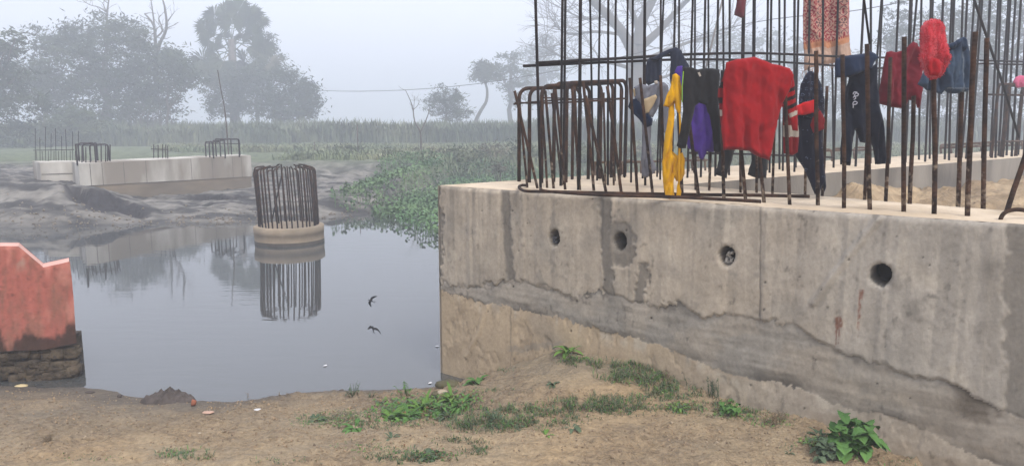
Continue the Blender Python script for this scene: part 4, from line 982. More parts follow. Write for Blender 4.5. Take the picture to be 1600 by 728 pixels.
# ---- red sweater
Mred = cloth_mat('red_knit', (164, 16, 24), .10, bump=.6, c2=(150, 16, 22)); Mblk = cloth_mat('black_knit', (30, 24, 26)); Mwht = cloth_mat('cream_knit', (200, 190, 176)); Mredd = cloth_mat('dark_red_knit', (140, 24, 30))
Ys = YF(1180, 318) - .05
sw = holder('sweater', 'big red knitted sweater with striped sleeves draped over the bars', 'sweater', 1185, 92, Ys)
garment('sweater_body', [(1135, 98), (1150, 93), (1166, 91), (1178, 89), (1190, 93), (1206, 100), (1221, 103), (1234, 107), (1240, 118), (1236, 135), (1224, 160), (1219, 175), (1213, 205), (1206, 235), (1202, 251), (1190, 247), (1176, 241), (1170, 236), (1150, 234), (1130, 235), (1127, 200), (1129, 160), (1131, 120)], Ys, [Mred, Mredd], sw, th=.035, fold=.016, fw=27, seed=3, matfn=lambda x, y: 1 if y > interp(x, ((1130, 229), (1168, 230), (1176, 235), (1202, 245))) else 0)
def st_r(x, y):
    u = (y - 128) + (x - 1225) * .45
    return 1 if (14 < u < 20 or 27 < u < 33 or 40 < u < 46) else (2 if 53 < u < 60 else 0)
garment('sleeve', [(1225, 112), (1238, 112), (1241, 130), (1244, 160), (1246, 185), (1247, 205), (1238, 204), (1234, 185), (1228, 172), (1219, 165), (1223, 140)], Ys + .01, [Mred, Mblk, Mwht], sw, th=.018, fold=.006, fw=12, seed=5, matfn=st_r, st=1.6)
garment('sleeve_end', [(1224, 170), (1236, 180), (1247, 188), (1248, 212), (1246, 238), (1238, 243), (1224, 240), (1223, 215)], Ys + .07, [Mredd, Mwht], sw, th=.014, fold=.008, fw=12, seed=6, matfn=lambda x, y: 1 if 196 < y < 214 else 0, st=1.6)
garment('sleeve', [(1131, 118), (1134, 135), (1132, 165), (1130, 195), (1126, 196), (1124, 170), (1121, 150), (1122, 140)], Ys + .03, [Mredd, Mblk, Mwht], sw, th=.012, fold=.004, seed=7, st=1.6, matfn=lambda x, y: 1 if (128 < y < 138 or 153 < y < 162) else (2 if 172 < y < 182 else 0))
# ---- black trousers behind the sweater
Mbk = cloth_mat('black_cloth', (40, 40, 42), .2); Mbk2 = cloth_mat('charcoal_cloth', (52, 54, 56), .2)
Yb = YF(1170, 301)
tr = holder('trousers', 'black trousers hanging behind the red sweater with both cuffs showing below it', 'trousers', 1160, 110, Yb)
garment('trouser_leg', [(1126, 110), (1160, 108), (1158, 180), (1148, 236), (1140, 262), (1135, 279), (1128, 276), (1117, 273), (1123, 250), (1122, 180)], Yb, Mbk, tr, th=.02, seed=11, fold=.01)
garment('trouser_leg', [(1164, 108), (1196, 108), (1200, 180), (1199, 240), (1197, 278), (1184, 279), (1168, 273), (1174, 252), (1172, 180)], Yb + .02, Mbk2, tr, th=.02, seed=12, fold=.01)
# ---- black leggings
Yl = YF(1095, 311) - .05
Mlog = cloth_mat('grey_print', (90, 90, 92))
lg = garment('leggings', [(1066, 105), (1080, 105), (1090, 109), (1100, 107), (1112, 107), (1124, 109), (1125, 125), (1122, 150), (1124, 180), (1126, 215), (1128, 238), (1120, 239), (1115, 236), (1113, 205), (1108, 180), (1102, 164), (1092, 161), (1086, 166), (1082, 184), (1078, 205), (1071, 232), (1062, 232), (1057, 228), (1063, 205), (1067, 175), (1067, 140)], Yl, Mbk, label='black leggings with a white tag hanging in front of the purple top', cat='leggings', th=.022, fold=.012, fw=20, seed=15)
lg.data.materials.append(Mwht)
mb = MB(); p = at_y(1090, 114, Yl - .03); s = p.y / F
mb.face([p, p + Vector((3 * s, -.003, 1 * s)), p + Vector((5.5 * s, -.006, -5 * s)), p + Vector((3 * s, -.004, -6 * s))]); mb.build('care_label', Mwht, lg, smooth=False)
mb = MB(); mb.tube(smooth_path([at_y(1068, 112, Yl - .006), at_y(1066, 135, Yl - .006), at_y(1066, 160, Yl - .006)], 3), .0035, 5); mb.build('piping', cloth_mat('lime_piping', (150, 205, 60)), lg)
# ---- purple top
garment('purple_top', [(1054, 112), (1058, 104), (1066, 103), (1072, 112), (1090, 120), (1112, 130), (1117, 160), (1118, 205), (1116, 238), (1104, 237), (1099, 250), (1093, 248), (1090, 238), (1074, 232), (1068, 210), (1066, 160), (1056, 140)], YF(1095, 300) + .05, cloth_mat('purple_cloth', (80, 52, 146), .1, c2=(62, 38, 120)), label='purple top hanging behind the black leggings', cat='top', th=.018, fold=.016, fw=15, seed=21)
# ---- yellow set
My = cloth_mat('yellow_cloth', (238, 178, 8), .08, c2=(214, 150, 4)); Yy = YF(1056, 310) - .05
yl = holder('yellow_suit', 'bright yellow child suit hanging lowest over the cap edge', 'child suit', 1054, 116, Yy)
garment('upper_part', [(1051, 117), (1056, 115), (1063, 120), (1065, 140), (1064, 176), (1061, 180), (1056, 172), (1053, 160), (1045, 168), (1036, 166), (1041, 150), (1047, 138)], Yy - .01, My, yl, th=.022, fold=.012, fw=10, seed=24, st=1.8)
garment('trouser_leg', [(1046, 160), (1053, 156), (1054, 180), (1051, 210), (1050, 240), (1055, 246), (1056, 262), (1052, 285), (1054, 307), (1046, 311), (1040, 309), (1036, 285), (1034, 255), (1037, 225), (1043, 190)], Yy, My, yl, th=.022, fold=.014, fw=11, seed=25, dirx=.15, st=1.8)
garment('trouser_seat', [(1050, 236), (1058, 243), (1066, 238), (1070, 250), (1070, 272), (1064, 283), (1056, 283), (1050, 270)], Yy + .01, My, yl, th=.02, fold=.012, fw=9, seed=26, st=1.8)
garment('sash_end', [(1059, 286), (1062, 286), (1065, 300), (1064, 307), (1056, 308), (1057, 300)], Yy - .02, My, yl, th=.008, fold=.005, fw=6, seed=27, st=1.4)
mb = MB(); mb.tube(smooth_path([at_y(1062, 178, Yy - .02), at_y(1063, 210, Yy - .03), at_y(1061, 250, Yy - .03), at_y(1061, 288, Yy - .02)], 4), .006, 6); mb.build('cord', My, yl)
# ---- navy garment over the tie bar
Mnv = cloth_mat('navy_cloth', (42, 48, 66), .15, c2=(30, 34, 48)); Yn = YF(1035, 290)
nv = holder('navy_sweatshirt', 'dark navy sweatshirt slung over the crossing steel tie bars', 'sweatshirt', 1040, 78, Yn)
garment('sweatshirt_body', [(1012, 93), (1022, 92), (1033, 93), (1034, 110), (1033, 128), (1022, 130), (1013, 134), (1006, 128), (1007, 108)], Yn, Mnv, nv, th=.02, fold=.012, fw=9, seed=31, st=2)
garment('sleeve', [(1012, 93), (1024, 88), (1034, 82), (1046, 77), (1056, 74), (1065, 79), (1070, 92), (1077, 103), (1078, 112), (1066, 110), (1056, 130), (1048, 136), (1046, 118), (1048, 95), (1046, 84), (1036, 90), (1022, 96)], Yn - .04, Mnv, nv, th=.022, fold=.01, fw=9, seed=32, st=2)
# ---- grey bundle
Mg = cloth_mat('grey_cloth', (128, 130, 140), .1); Mc = cloth_mat('cream_cloth', (206, 184, 148), .08); Mdn = cloth_mat('dark_denim', (30, 44, 72), .2); Yg = YF(1005, 303)
gb = holder('romper', 'grey cream and navy child romper hooked over short bars beside the yellow suit', 'romper', 1008, 130, Yg)
garment('grey_panel', [(990, 137), (1000, 131), (1012, 134), (1022, 132), (1026, 128), (1038, 129), (1041, 134), (1036, 150), (1028, 168), (1020, 184), (1010, 180), (1002, 165), (992, 156)], Yg, Mg, gb, th=.02, fold=.014, fw=11, seed=35, dirx=.3, st=1.8)
garment('cream_panel', [(1003, 156), (1012, 153), (1024, 148), (1027, 152), (1020, 166), (1014, 176), (1008, 178), (1006, 168)], Yg - .025, Mc, gb, th=.01, fold=.006, seed=36, st=1.8)
garment('cream_cuff', [(989, 140), (992, 138), (993, 150), (990, 152)], Yg - .02, Mc, gb, th=.006, fold=.003, seed=37, st=1.5)
garment('navy_panel', [(985, 156), (994, 154), (1003, 165), (1012, 178), (1020, 186), (1019, 196), (1009, 200), (998, 186), (988, 176), (981, 167)], Yg - .02, Mdn, gb, th=.014, fold=.008, seed=38, fw=9, st=1.8)
garment('white_label', [(1022, 127), (1027, 126), (1028, 131), (1023, 132)], Yg - .02, Mwht, gb, th=.003, fold=.001, seed=39, st=1.5)
garment('grey_trousers', [(1003, 190), (1012, 188), (1018, 196), (1016, 225), (1018, 245), (1026, 264), (1020, 272), (1010, 278), (1003, 275), (1001, 250), (1004, 220)], YF(1012, 298), Mg, label='limp pale grey trouser leg hanging below the romper', cat='trousers', th=.016, fold=.012, fw=9, seed=41, st=2)
garment('grey_sleeve', [(1037, 128), (1044, 134), (1046, 160), (1044, 185), (1040, 210), (1036, 205), (1036, 180), (1034, 150)], YF(1040, 300), Mg, label='grey sleeve hanging behind the yellow suit', cat='shirt', th=.012, fold=.006, fw=8, seed=42, st=2)
# ---- polka dot jacket
Mpk = cloth_mat('navy_print', (26, 30, 50), .15); Mdot = cloth_mat('print_dots', (96, 108, 132)); Mrt = cloth_mat('red_trim', (214, 30, 36), .1); Yk = YF(1262, 309) - .0
M_dk = cloth_mat('dark_red_lining', (150, 26, 36))
def dots(x, y):
    gx, gy = (x + 3 * ((y // 9) % 2)) % 8, y % 9
    d = math.hypot(gx - 4, gy - 4.5); return 1 if (1.3 < d < 2.5 and nz(x * .2, y * .2, 4) > -.12 and math.sin(x * 3 + y * 2) > -.4) else 0
pk = holder('hooded_jacket', 'navy hooded jacket with small pale motifs and bright red trim', 'jacket', 1268, 112, Yk)
garment('hood', [(1256, 120), (1262, 112), (1269, 111), (1275, 116), (1282, 130), (1288, 155), (1288, 185), (1280, 192), (1270, 186), (1247, 180), (1248, 150), (1251, 132)], Yk, [Mpk, Mdot], pk, th=.035, fold=.012, fw=18, seed=45, st=1.25, matfn=dots)
garment('trim', [(1243, 166), (1256, 160), (1272, 156), (1273, 176), (1258, 180), (1243, 181)], Yk - .04, Mrt, pk, th=.014, fold=.006, seed=46, st=2)
garment('lining', [(1269, 160), (1280, 168), (1289, 188), (1288, 202), (1278, 206), (1270, 208), (1266, 196), (1270, 180)], Yk - .02, M_dk, pk, th=.014, fold=.008, seed=47, st=2)
garment('jacket_body', [(1246, 178), (1272, 182), (1284, 200), (1285, 230), (1288, 262), (1292, 292), (1288, 301), (1283, 290), (1280, 305), (1272, 303), (1264, 282), (1256, 264), (1245, 248), (1237, 232), (1241, 205)], Yk + .02, [Mpk, Mdot], pk, th=.024, fold=.014, fw=20, seed=48, st=2, matfn=lambda x, y: 1 if dots(x, y) and nz(x * .1, y * .1, 66) > .25 else 0)
# ---- navy track pants
Mtp = cloth_mat('track_navy', (36, 50, 76), .12, c2=(26, 36, 56)); Mtd = cloth_mat('track_navy_dark', (22, 28, 44), .15); Yt = YF(1340, 317)
tp = holder('track_pants', 'navy track pants folded over the bars with a small white curly emblem', 'track pants', 1335, 86, Yt)
garment('fold_over', [(1306, 92), (1318, 88), (1334, 86), (1350, 84), (1360, 80), (1368, 84), (1374, 90), (1366, 98), (1362, 108), (1350, 113), (1336, 118), (1318, 122), (1304, 122), (1304, 104)], Yt - .03, Mtp, tp, th=.03, fold=.010, fw=26, seed=51)
garment('trouser_leg', [(1312, 118), (1340, 114), (1362, 104), (1371, 98), (1372, 130), (1374, 165), (1380, 190), (1384, 215), (1385, 240), (1383, 256), (1366, 257), (1363, 240), (1358, 212), (1354, 224), (1342, 222), (1335, 203), (1332, 225), (1328, 259), (1313, 257), (1314, 215), (1318, 180), (1319, 150), (1326, 122)], Yt, Mtd, tp, th=.028, fold=.016, fw=22, seed=52)
Mem = cloth_mat('emblem_white', (190, 192, 204))
for pl in (((1333, 169), (1333.5, 164), (1337, 163.5), (1339.5, 161), (1337.5, 159), (1335, 159), (1333, 161), (1332.5, 164)), ((1334, 156), (1337, 154), (1336, 151), (1340, 150), (1341, 147), (1338, 146)), ((1333, 153), (1335, 150), (1336, 147), (1339, 144)), ((1333, 148), (1334, 145), (1337, 144))):
    mb = MB(); mb.tube(smooth_path([at_y(x, y, Yt - .036) for x, y in pl], 4), .0028, 5); mb.build('emblem', Mem, tp)
# ---- maroon shorts
garment('shorts', [(1384, 82), (1392, 80), (1400, 82), (1412, 79), (1420, 70), (1426, 65), (1434, 68), (1438, 80), (1440, 100), (1441, 130), (1440, 160), (1437, 170), (1431, 168), (1428, 160), (1419, 156), (1414, 171), (1400, 169), (1385, 166), (1371, 162), (1376, 130), (1380, 100)], YF(1405, 313) + .02, cloth_mat('maroon_cloth', (122, 26, 42), .12, c2=(96, 18, 32)), label='maroon shorts hanging between navy track pants and red fluffy sweater', cat='shorts', th=.026, fold=.018, fw=24, seed=55, dirx=.12)
# ---- denim shorts
Mde = cloth_mat('blue_denim', (70, 88, 110), .25, c2=(50, 64, 86)); Mst = cloth_mat('denim_seam', (120, 132, 146)); Yd = YF(1495, 324) - .05
dn = holder('denim_shorts', 'faded blue denim shorts hanging behind the red fluffy sweater', 'shorts', 1490, 64, Yd)
garment('shorts_body', [(1478, 72), (1486, 68), (1494, 64), (1502, 59), (1510, 62), (1513, 80), (1514, 110), (1516, 138), (1510, 144), (1500, 144), (1498, 147), (1478, 146), (1474, 142), (1470, 148), (1460, 144), (1446, 141), (1434, 132), (1440, 118), (1450, 100), (1462, 90)], Yd, [Mde, Mst], dn, th=.024, fold=.014, fw=18, seed=58, matfn=lambda x, y: 1 if (138 < y < 139.6 and x > 1475) or (abs(x - 1502 - (y - 100) * .04) < .8 and y > 82) else 0, st=1.8)
garment('waistband', [(1478, 70), (1490, 66), (1500, 60), (1506, 58), (1512, 62), (1512, 76), (1506, 80), (1498, 72), (1486, 78), (1478, 82)], Yd - .02, Mde, dn, th=.016, fold=.010, fw=7, seed=59, st=1.8)
# ---- red fluffy sweater on a single bar
Mfl = cloth_mat('red_fleece', (226, 44, 62), .3, c2=(170, 14, 30), sheen=.3); Yf = YF(1460, 335) - .05
FLP = [(1440, 42), (1446, 34), (1456, 30), (1466, 32), (1473, 42), (1476, 60), (1479, 78), (1482, 92), (1477, 103), (1472, 117), (1462, 123), (1450, 120), (1443, 110), (1440, 99), (1437, 92), (1439, 70), (1438, 52)]
fl = garment('fleece_sweater', FLP, Yf, Mfl, label='bright red fluffy sweater bunched over the top of one bar', cat='sweater', th=.05, fold=.012, fw=30, seed=64, st=2.2)
mb = MB()
for p in list(fl.data.vertices):
    nrm = p.normal; c0 = Vector(p.co) + Vector(fl['_o'])
    for _ in range(9):
        d = (nrm + Vector((rnd.gauss(0, .6), rnd.gauss(0, .5), rnd.gauss(-.25, .6)))).normalized(); q = c0 + Vector((rnd.gauss(0, .003), 0, rnd.gauss(0, .003))); sd_ = d.cross(Vector((rnd.gauss(0, 1), rnd.gauss(0, 1), rnd.gauss(0, 1)))).normalized() * .0016
        L = rnd.uniform(.005, .013); mb.face([q - sd_, q + sd_, q + d * L + sd_ * .6 - Vector((0, 0, .003)), q + d * L - sd_ * .6 - Vector((0, 0, .003))])
mb.build('pile', cloth_mat('fleece_tuft', (236, 60, 78), .3, sheen=.3), fl, smooth=False)
garment('rolled_hem', [(1449, 96), (1456, 90), (1466, 93), (1474, 101), (1472, 114), (1464, 120), (1452, 118), (1448, 108)], Yf - .05, cloth_mat('red_rib', (176, 22, 34)), fl, th=.014, fold=.01, fw=14, seed=62, st=1.8)
# ---- patterned shawl
Msb = cloth_mat('shawl_beige', (206, 172, 150), .06); Msr = cloth_mat('shawl_red', (158, 30, 48), .1); Msg = cloth_mat('shawl_grey', (112, 74, 74), .1); Mso = cloth_mat('shawl_border', (204, 140, 98), .06)
def shawl_pat(x, y):
    bd = interp(x, ((1255, 70), (1284, 64), (1290, 68), (1328, 57)))
    if y > bd: return 3 if y < bd + 9 else 0
    if y > bd - 3: return 1 if math.sin(x * 2.1) > -.3 else 3
    tx, ty = 18.0, 37.0; col = int((x - 1252) // tx); u = (x - 1252) % tx - tx / 2; v = (y + (ty / 2 if col % 2 else 0)) % ty - ty / 2; u = abs(u)
    m = 2 if col % 2 else 1; a = math.atan2(v, u + .01); r_ = math.hypot(u, v)
    if r_ < 2.0: return m
    if 3.0 < r_ < 7.2 and math.cos(a * 6 + .5) > -.05: return m
    if abs(r_ - 9.2 - .8 * math.cos(a * 4)) < .75: return 1
    if 9.5 < abs(v) < 17 and abs(u - 2.2 - 2.5 * math.sin(abs(v) * .5)) < 1.0: return m
    if abs(v) > 14.5 and u < 1.4: return 1
    if u > 6.6 and math.sin(v * .9) > -.1: return 1
    return 4
Ysh = 7.75
shw = holder('shawl', 'beige shawl with red ornamental print and a fringed plain end', 'shawl', 1290, -60, Ysh)
garment('shawl_cloth', [(1252, -70), (1328, -70), (1327, 0), (1327, 40), (1330, 75), (1331, 90), (1305, 98), (1290, 102), (1268, 106), (1255, 112), (1254, 60), (1254, 0)], Ysh, [Msb, Msr, Msg, Mso, cloth_mat('shawl_ground', (204, 158, 140))], shw, th=.012, fold=.035, fw=33, seed=65, st=1.15, matfn=shawl_pat)
mb = MB()
for k in range(34):
    x = 1255 + k * 2.25; y = interp(x, ((1255, 111), (1290, 101), (1331, 89))); p = at_y(x, y, Ysh + .0); L = rnd.uniform(7, 13) * Ysh / F
    mb.tube([p, p + Vector((rnd.gauss(0, .006), rnd.gauss(0, .006), -L * .6)), p + Vector((rnd.gauss(0, .012), rnd.gauss(0, .006), -L))], [.004, .003, .002], 4)
mb.build('fringe', Msb, shw)
# ---- maroon sleeve at the top, pink cloth at the right
garment('maroon_shirt', [(1140, -60), (1175, -60), (1170, -20), (1166, 0), (1163, 27), (1158, 29), (1147, 24), (1150, 8), (1152, -10)], YF(1163, 272) - .05, cloth_mat('maroon_shirt_cloth', (110, 34, 46), .12), label='maroon shirt hung high with only its sleeve tip showing at the top', cat='shirt', th=.02, fold=.012, fw=14, seed=70, st=2.2)
garment('pink_cloth', [(1582, 128), (1586, 121), (1594, 118), (1606, 120), (1622, 122), (1626, 140), (1612, 139), (1600, 136), (1590, 138), (1584, 134)], YF(1600, 245) - .1, cloth_mat('pink_cloth', (236, 110, 150), .1, c2=(220, 150, 170)), label='small pink cloth draped on the bar cage at the right photo edge', cat='cloth', th=.05, fold=.02, fw=12, seed=71, st=1.6)
# ================================================================= PLANTS AND DEBRIS ON THE BANK
M_pl = leafmat('weed_green', (.055, .13, .035), (.10, .20, .05), .3); M_pld = leafmat('weed_blue_green', (.055, .09, .05), (.10, .13, .075), .35); M_plb = leafmat('weed_bright', (.085, .175, .035), (.13, .22, .05), .3)
M_dry = leafmat('dry_stalk', (.16, .12, .08), (.22, .17, .11), .3); M_redleaf = leafmat('reddish_leaf', (.16, .07, .04), (.12, .12, .05), .3)
def leaf(mb, p, d, L, W, up, curl=.5, m=0, lob=0.0):
    """a leaf blade with a midrib fold and toothed edge, from p toward d"""
    d = Vector((d.x, d.y, 0)).normalized(); sd_ = Vector((-d.y, d.x, 0)); n = 7; prev = None
    for i in range(n + 1):
        t = i / n; c = p + d * (L * (t * math.cos(up * (1 - curl * t)))) + Vector((0, 0, L * t * math.sin(max(-.6, up - curl * t * 1.3))))
        w_ = W * (math.sin(math.pi * min(1, t * .92 + .08)) ** .8) * (1 + lob * (1 if i % 2 else -1)); 
        row = (c - sd_ * w_ * .5 + Vector((0, 0, w_ * .16)), c, c + sd_ * w_ * .5 + Vector((0, 0, w_ * .16)))
        if prev: mb.face([prev[0], prev[1], row[1], row[0]], m); mb.face([prev[1], prev[2], row[2], row[1]], m)
        prev = row
def weed(name, label, px, py, hpx, n, wide=.45, m=None, up=(.4, 1.2), stemmed=False, group=None, lob=.12, spread=1.0, extra=None, broad=.36):
    p = on_ground(px, py); s = p.y / F; Lh = hpx * s; t = thing(name, label, 'plant', tuple(p), group)
    mb = MB(); ms = MB()
    for k in range(n):
        a = rnd.uniform(0, 6.283); d = Vector((math.cos(a), math.sin(a), 0)); c = p + d * rnd.uniform(0, .25) * Lh * spread
        c.z = gz(c.x, c.y) - .004
        if stemmed:
            e = c + d * Lh * rnd.uniform(.1, .5) * spread + Vector((0, 0, Lh * rnd.uniform(.3, .95))); ms.tube([c, c.lerp(e, .5) + Vector((0, 0, .01)), e], [.0022, .0018, .0012], 5)
            for q in range(rnd.choice((2, 3, 4))):
                a2 = rnd.uniform(0, 6.283); leaf(mb, c.lerp(e, rnd.uniform(.45, 1)), Vector((math.cos(a2), math.sin(a2), 0)), Lh * rnd.uniform(.25, .42) * (1.6 * wide + .3), Lh * broad * wide * rnd.uniform(.6, 1.1), rnd.uniform(-.1, .8), .6, 0, lob)
        else:
            leaf(mb, c, d, Lh * rnd.uniform(.7, 1.25), Lh * wide * rnd.uniform(.6, 1), rnd.uniform(*up), rnd.uniform(.4, .9), 0, lob)
    mb.build('foliage', [m or M_pl], t)
    if stemmed: ms.build('stem', M_dry if stemmed == 2 else (m or M_pl), t)
    return t
weed('leafy_weed', 'bright green rosette growing at the peak of the sand mound against the wall', 888, 552, 30, 13, .30, M_plb, (.7, 1.4))
weed('leafy_weed', 'large dark green broad leaved plant at the foot of the wall near bottom right', 1328, 702, 54, 34, .60, M_pl, (.2, 1.25), True, lob=.10, spread=1.1, broad=.75)
weed('leafy_weed', 'second clump of broad leaves spilling left of the largest bottom right plant', 1292, 714, 32, 22, .6, M_pld, (.1, .9), True, lob=.12, spread=1.3, broad=.75)
weed('leafy_weed', 'low dark tuft behind the broad leaved plant near bottom right', 1280, 682, 18, 22, .3, M_pld, (.3, 1.2))
weed('leafy_weed', 'bright pointed leafy weed at the left end of the green clump by the water', 612, 656, 26, 34, .30, M_plb, (.4, 1.35), spread=1.3)
weed('leafy_weed', 'dense leafy weed second from the left in the green clump by the water', 636, 652, 28, 36, .28, M_pl, (.3, 1.35), spread=1.3)
weed('leafy_weed', 'tallest bright leafy weed in the green clump by the water', 662, 642, 34, 30, .24, M_plb, (.6, 1.4), spread=1.1)
weed('leafy_weed', 'bushy low weed between the green clump and the abutment corner', 722, 632, 22, 34, .30, M_pl, (.2, 1.2), spread=1.8)
weed('leafy_weed', 'low leafy weed joining the green clump to the grass patch', 700, 650, 18, 30, .30, M_pld, (.2, 1.1), spread=1.8)
weed('leafy_weed', 'leafy weed with reddish leaves in the right part of the green clump', 690, 638, 24, 26, .30, M_pl, (.3, 1.1))
weed('leafy_weed', 'reddish leaf weed low in the middle of the green clump', 678, 640, 20, 5, .4, M_redleaf, (.5, 1.1))
weed('leafy_weed', 'small green weed at the water edge corner of the abutment', 745, 598, 24, 12, .4, M_pl, (.5, 1.3))
weed('leafy_weed', 'upright green weed just left of the abutment corner', 708, 628, 32, 9, .25, M_plb, (.9, 1.45))
weed('leafy_weed', 'low spreading weed left of the bright green clump', 556, 668, 22, 20, .35, M_pl, (.2, .9), spread=1.6)
weed('leafy_weed', 'small low weed at the left end of the bank greenery', 492, 656, 18, 16, .35, M_pld, (.2, 1.0), spread=1.5)
weed('leafy_weed', 'thin dark weed with small leaves standing against the water', 552, 618, 24, 9, .25, M_pld, (.8, 1.4), True, broad=.35)
weed('leafy_weed', 'tiny twiggy weed right of the thin dark one at the water edge', 580, 620, 14, 5, .25, M_pld, (.8, 1.4), True, broad=.35)
weed('leafy_weed', 'thin stemmed weed with small leaves above the bright clump', 636, 616, 30, 7, .22, M_pl, (.8, 1.4), True, broad=.35)
weed('leafy_weed', 'round leaved weed at the wall foot in the middle of the bank', 1140, 645, 26, 18, .5, M_pl, (.2, 1.1), True, broad=.8)
weed('leafy_weed', 'bright low weed left of the round leaved weed by the wall', 1062, 636, 16, 22, .4, M_plb, (.2, .9), spread=1.7)
weed('leafy_weed', 'small tuft alone on the bare front of the mound', 864, 600, 14, 12, .35, M_pld, (.4, 1.3))
weed('leafy_weed', 'small broad leaved sprout in front of the grass patch, with two large round leaves', 895, 668, 20, 6, .55, M_pld, (.3, .8), broad=.8)
weed('leafy_weed', 'bright little sprout in front of the middle grass patch', 853, 680, 16, 8, .32, M_plb, (.6, 1.3))
weed('leafy_weed', 'pale leaved weed at the left of the grass patch', 772, 660, 24, 12, .35, M_pld, (.5, 1.3), True, broad=.6)
weed('leafy_weed', 'pale cupped leaf weed in the middle of the grass patch', 806, 668, 18, 8, .45, M_pld, (.4, 1.1))
weed('leafy_weed', 'low leafy weed at the bottom edge of the photo centre', 668, 716, 26, 20, .35, M_pld, (.2, 1.0), spread=1.5)
weed('leafy_weed', 'yellow green grassy rosette left of bottom centre', 565, 704, 18, 18, .18, M_plb, (.3, 1.1))
weed('leafy_weed', 'small dark weed with a brown leaf on the sand near the bottom centre', 612, 684, 20, 7, .3, M_pld, (.5, 1.3))
weed('leafy_weed', 'bright tiny sprout among the grass at the right of the mound', 1030, 612, 15, 10, .4, M_plb, (.3, 1.2))
weed('leafy_weed', 'small dark sprout on sand between grass patches', 1008, 620, 10, 9, .4, M_pld, (.3, 1.2))
weed('leafy_weed', 'small sprig on the bare sand left of the largest bottom right plant', 1232, 708, 12, 10, .25, M_pld, (.5, 1.3))
def upright(label, px, py, h, n, m):
    p = on_ground(px, py); s = p.y / F; mb = MB()
    for k in range(n):
        a = rnd.uniform(0, 6.28); c = p + Vector((rnd.gauss(0, .02), rnd.gauss(0, .02), -.01)); e = c + Vector((math.cos(a) * .3, math.sin(a) * .15, 1)) * h * s * rnd.uniform(.5, 1); pts = [c, c.lerp(e, .5) + Vector((.006, 0, 0)), e]
        mb.tube(pts, [.0018, .0014, .0007], 4)
        for _ in range(5):
            q = c.lerp(e, rnd.uniform(.3, .95)); mb.tube([q, q + Vector((rnd.gauss(0, .015), rnd.gauss(0, .012), rnd.uniform(.005, .022)))], [.0013, .0005], 4)
    tag(mb.build('dry_weed', m, None, loc=tuple(p)), label, 'dry weed')
upright('thin dry weed against the wall right of the mound peak grass', 985, 590, 34, 6, M_dry); upright('dry stalks leaning on the wall foot right of the mound', 1042, 600, 36, 8, M_dry); upright('tall dark grass stalks against the wall above the round leaved weed', 1112, 620, 40, 12, M_pld)
upright('dry twiggy tuft at the wall foot left of the broad leaved plants', 1210, 662, 26, 16, M_dry); upright('single thin twig standing in the shallow water', 378, 624, 18, 1, M_dry); upright('dry root tuft lying on the left sand', 72, 690, 14, 12, M_dry)
upright('small dark stalks on the wall foot between two weeds', 1080, 604, 26, 6, M_pld); upright('brown sprig on the crest above the water at centre left', 440, 616, 10, 4, M_dry)
# grass (uncountable)
def grass_patch(pts_):
    mb = MB()
    for px, py, rx, ry, n, h in pts_:
        for _ in range(int(n * 1.8)):
            a = rnd.uniform(0, 6.283); r = math.sqrt(rnd.random()) * rnd.uniform(.5, 1.3); x = px + rx * r * math.cos(a); y = py + ry * r * math.sin(a)
            if nz(x * .05, y * .1, 5) < -.12 or rnd.random() < .55 * sstep(.15, -.15, nz(x * .16, y * .3, 25)): continue
            p = on_ground(x, y); a = rnd.uniform(0, 6.283); hh = h * rnd.uniform(.25, 1.05) * p.y / F; ln = hh * rnd.uniform(.3, 1.5); d = Vector((math.cos(a), math.sin(a), 0)); w_ = Vector((-d.y, d.x, 0)) * rnd.uniform(.0012, .0026)
            p.z -= .004; m_ = p + d * ln * .4 + Vector((0, 0, hh * .7)); e = p + d * ln + Vector((0, 0, hh * rnd.uniform(.4, 1.0)))
            mm = 0 if rnd.random() < .55 else (1 if rnd.random() < .5 else 2)
            mb.face([p - w_, p + w_, m_ + w_ * .8, m_ - w_ * .8], mm); mb.face([m_ - w_ * .8, m_ + w_ * .8, e], mm)
    kind(mb.build('grass', [M_pld, M_pl, M_dry], smooth=False), 'stuff')
grass_patch([(830, 640, 75, 10, 900, 10), (930, 632, 70, 12, 1300, 13), (760, 662, 65, 14, 1500, 15), (1000, 588, 60, 14, 1500, 18), (960, 572, 50, 8, 500, 14), (1050, 605, 45, 10, 700, 14), (900, 565, 30, 7, 300, 9), (640, 650, 70, 14, 600, 8), (700, 640, 60, 12, 700, 12), (535, 655, 60, 14, 400, 8),
             (290, 710, 45, 9, 420, 10), (820, 662, 60, 12, 500, 9), (640, 716, 70, 10, 500, 11), (720, 690, 40, 10, 260, 8), (1080, 640, 50, 9, 300, 10), (1140, 632, 40, 8, 300, 10), (1200, 655, 50, 10, 260, 9), (760, 612, 60, 6, 200, 8), (780, 580, 30, 5, 120, 8), (500, 650, 40, 8, 140, 7), (130, 715, 60, 8, 80, 6), (450, 722, 60, 6, 160, 7), (1400, 722, 60, 6, 80, 7), (1290, 690, 40, 8, 200, 8), (750, 704, 30, 7, 200, 9), (1235, 700, 20, 5, 60, 7), (980, 640, 60, 10, 600, 11), (1040, 620, 70, 8, 500, 11), (1170, 640, 50, 8, 300, 9), (860, 655, 70, 9, 500, 10), (600, 665, 60, 8, 250, 8), (1330, 712, 50, 8, 160, 8)])
mb = MB()
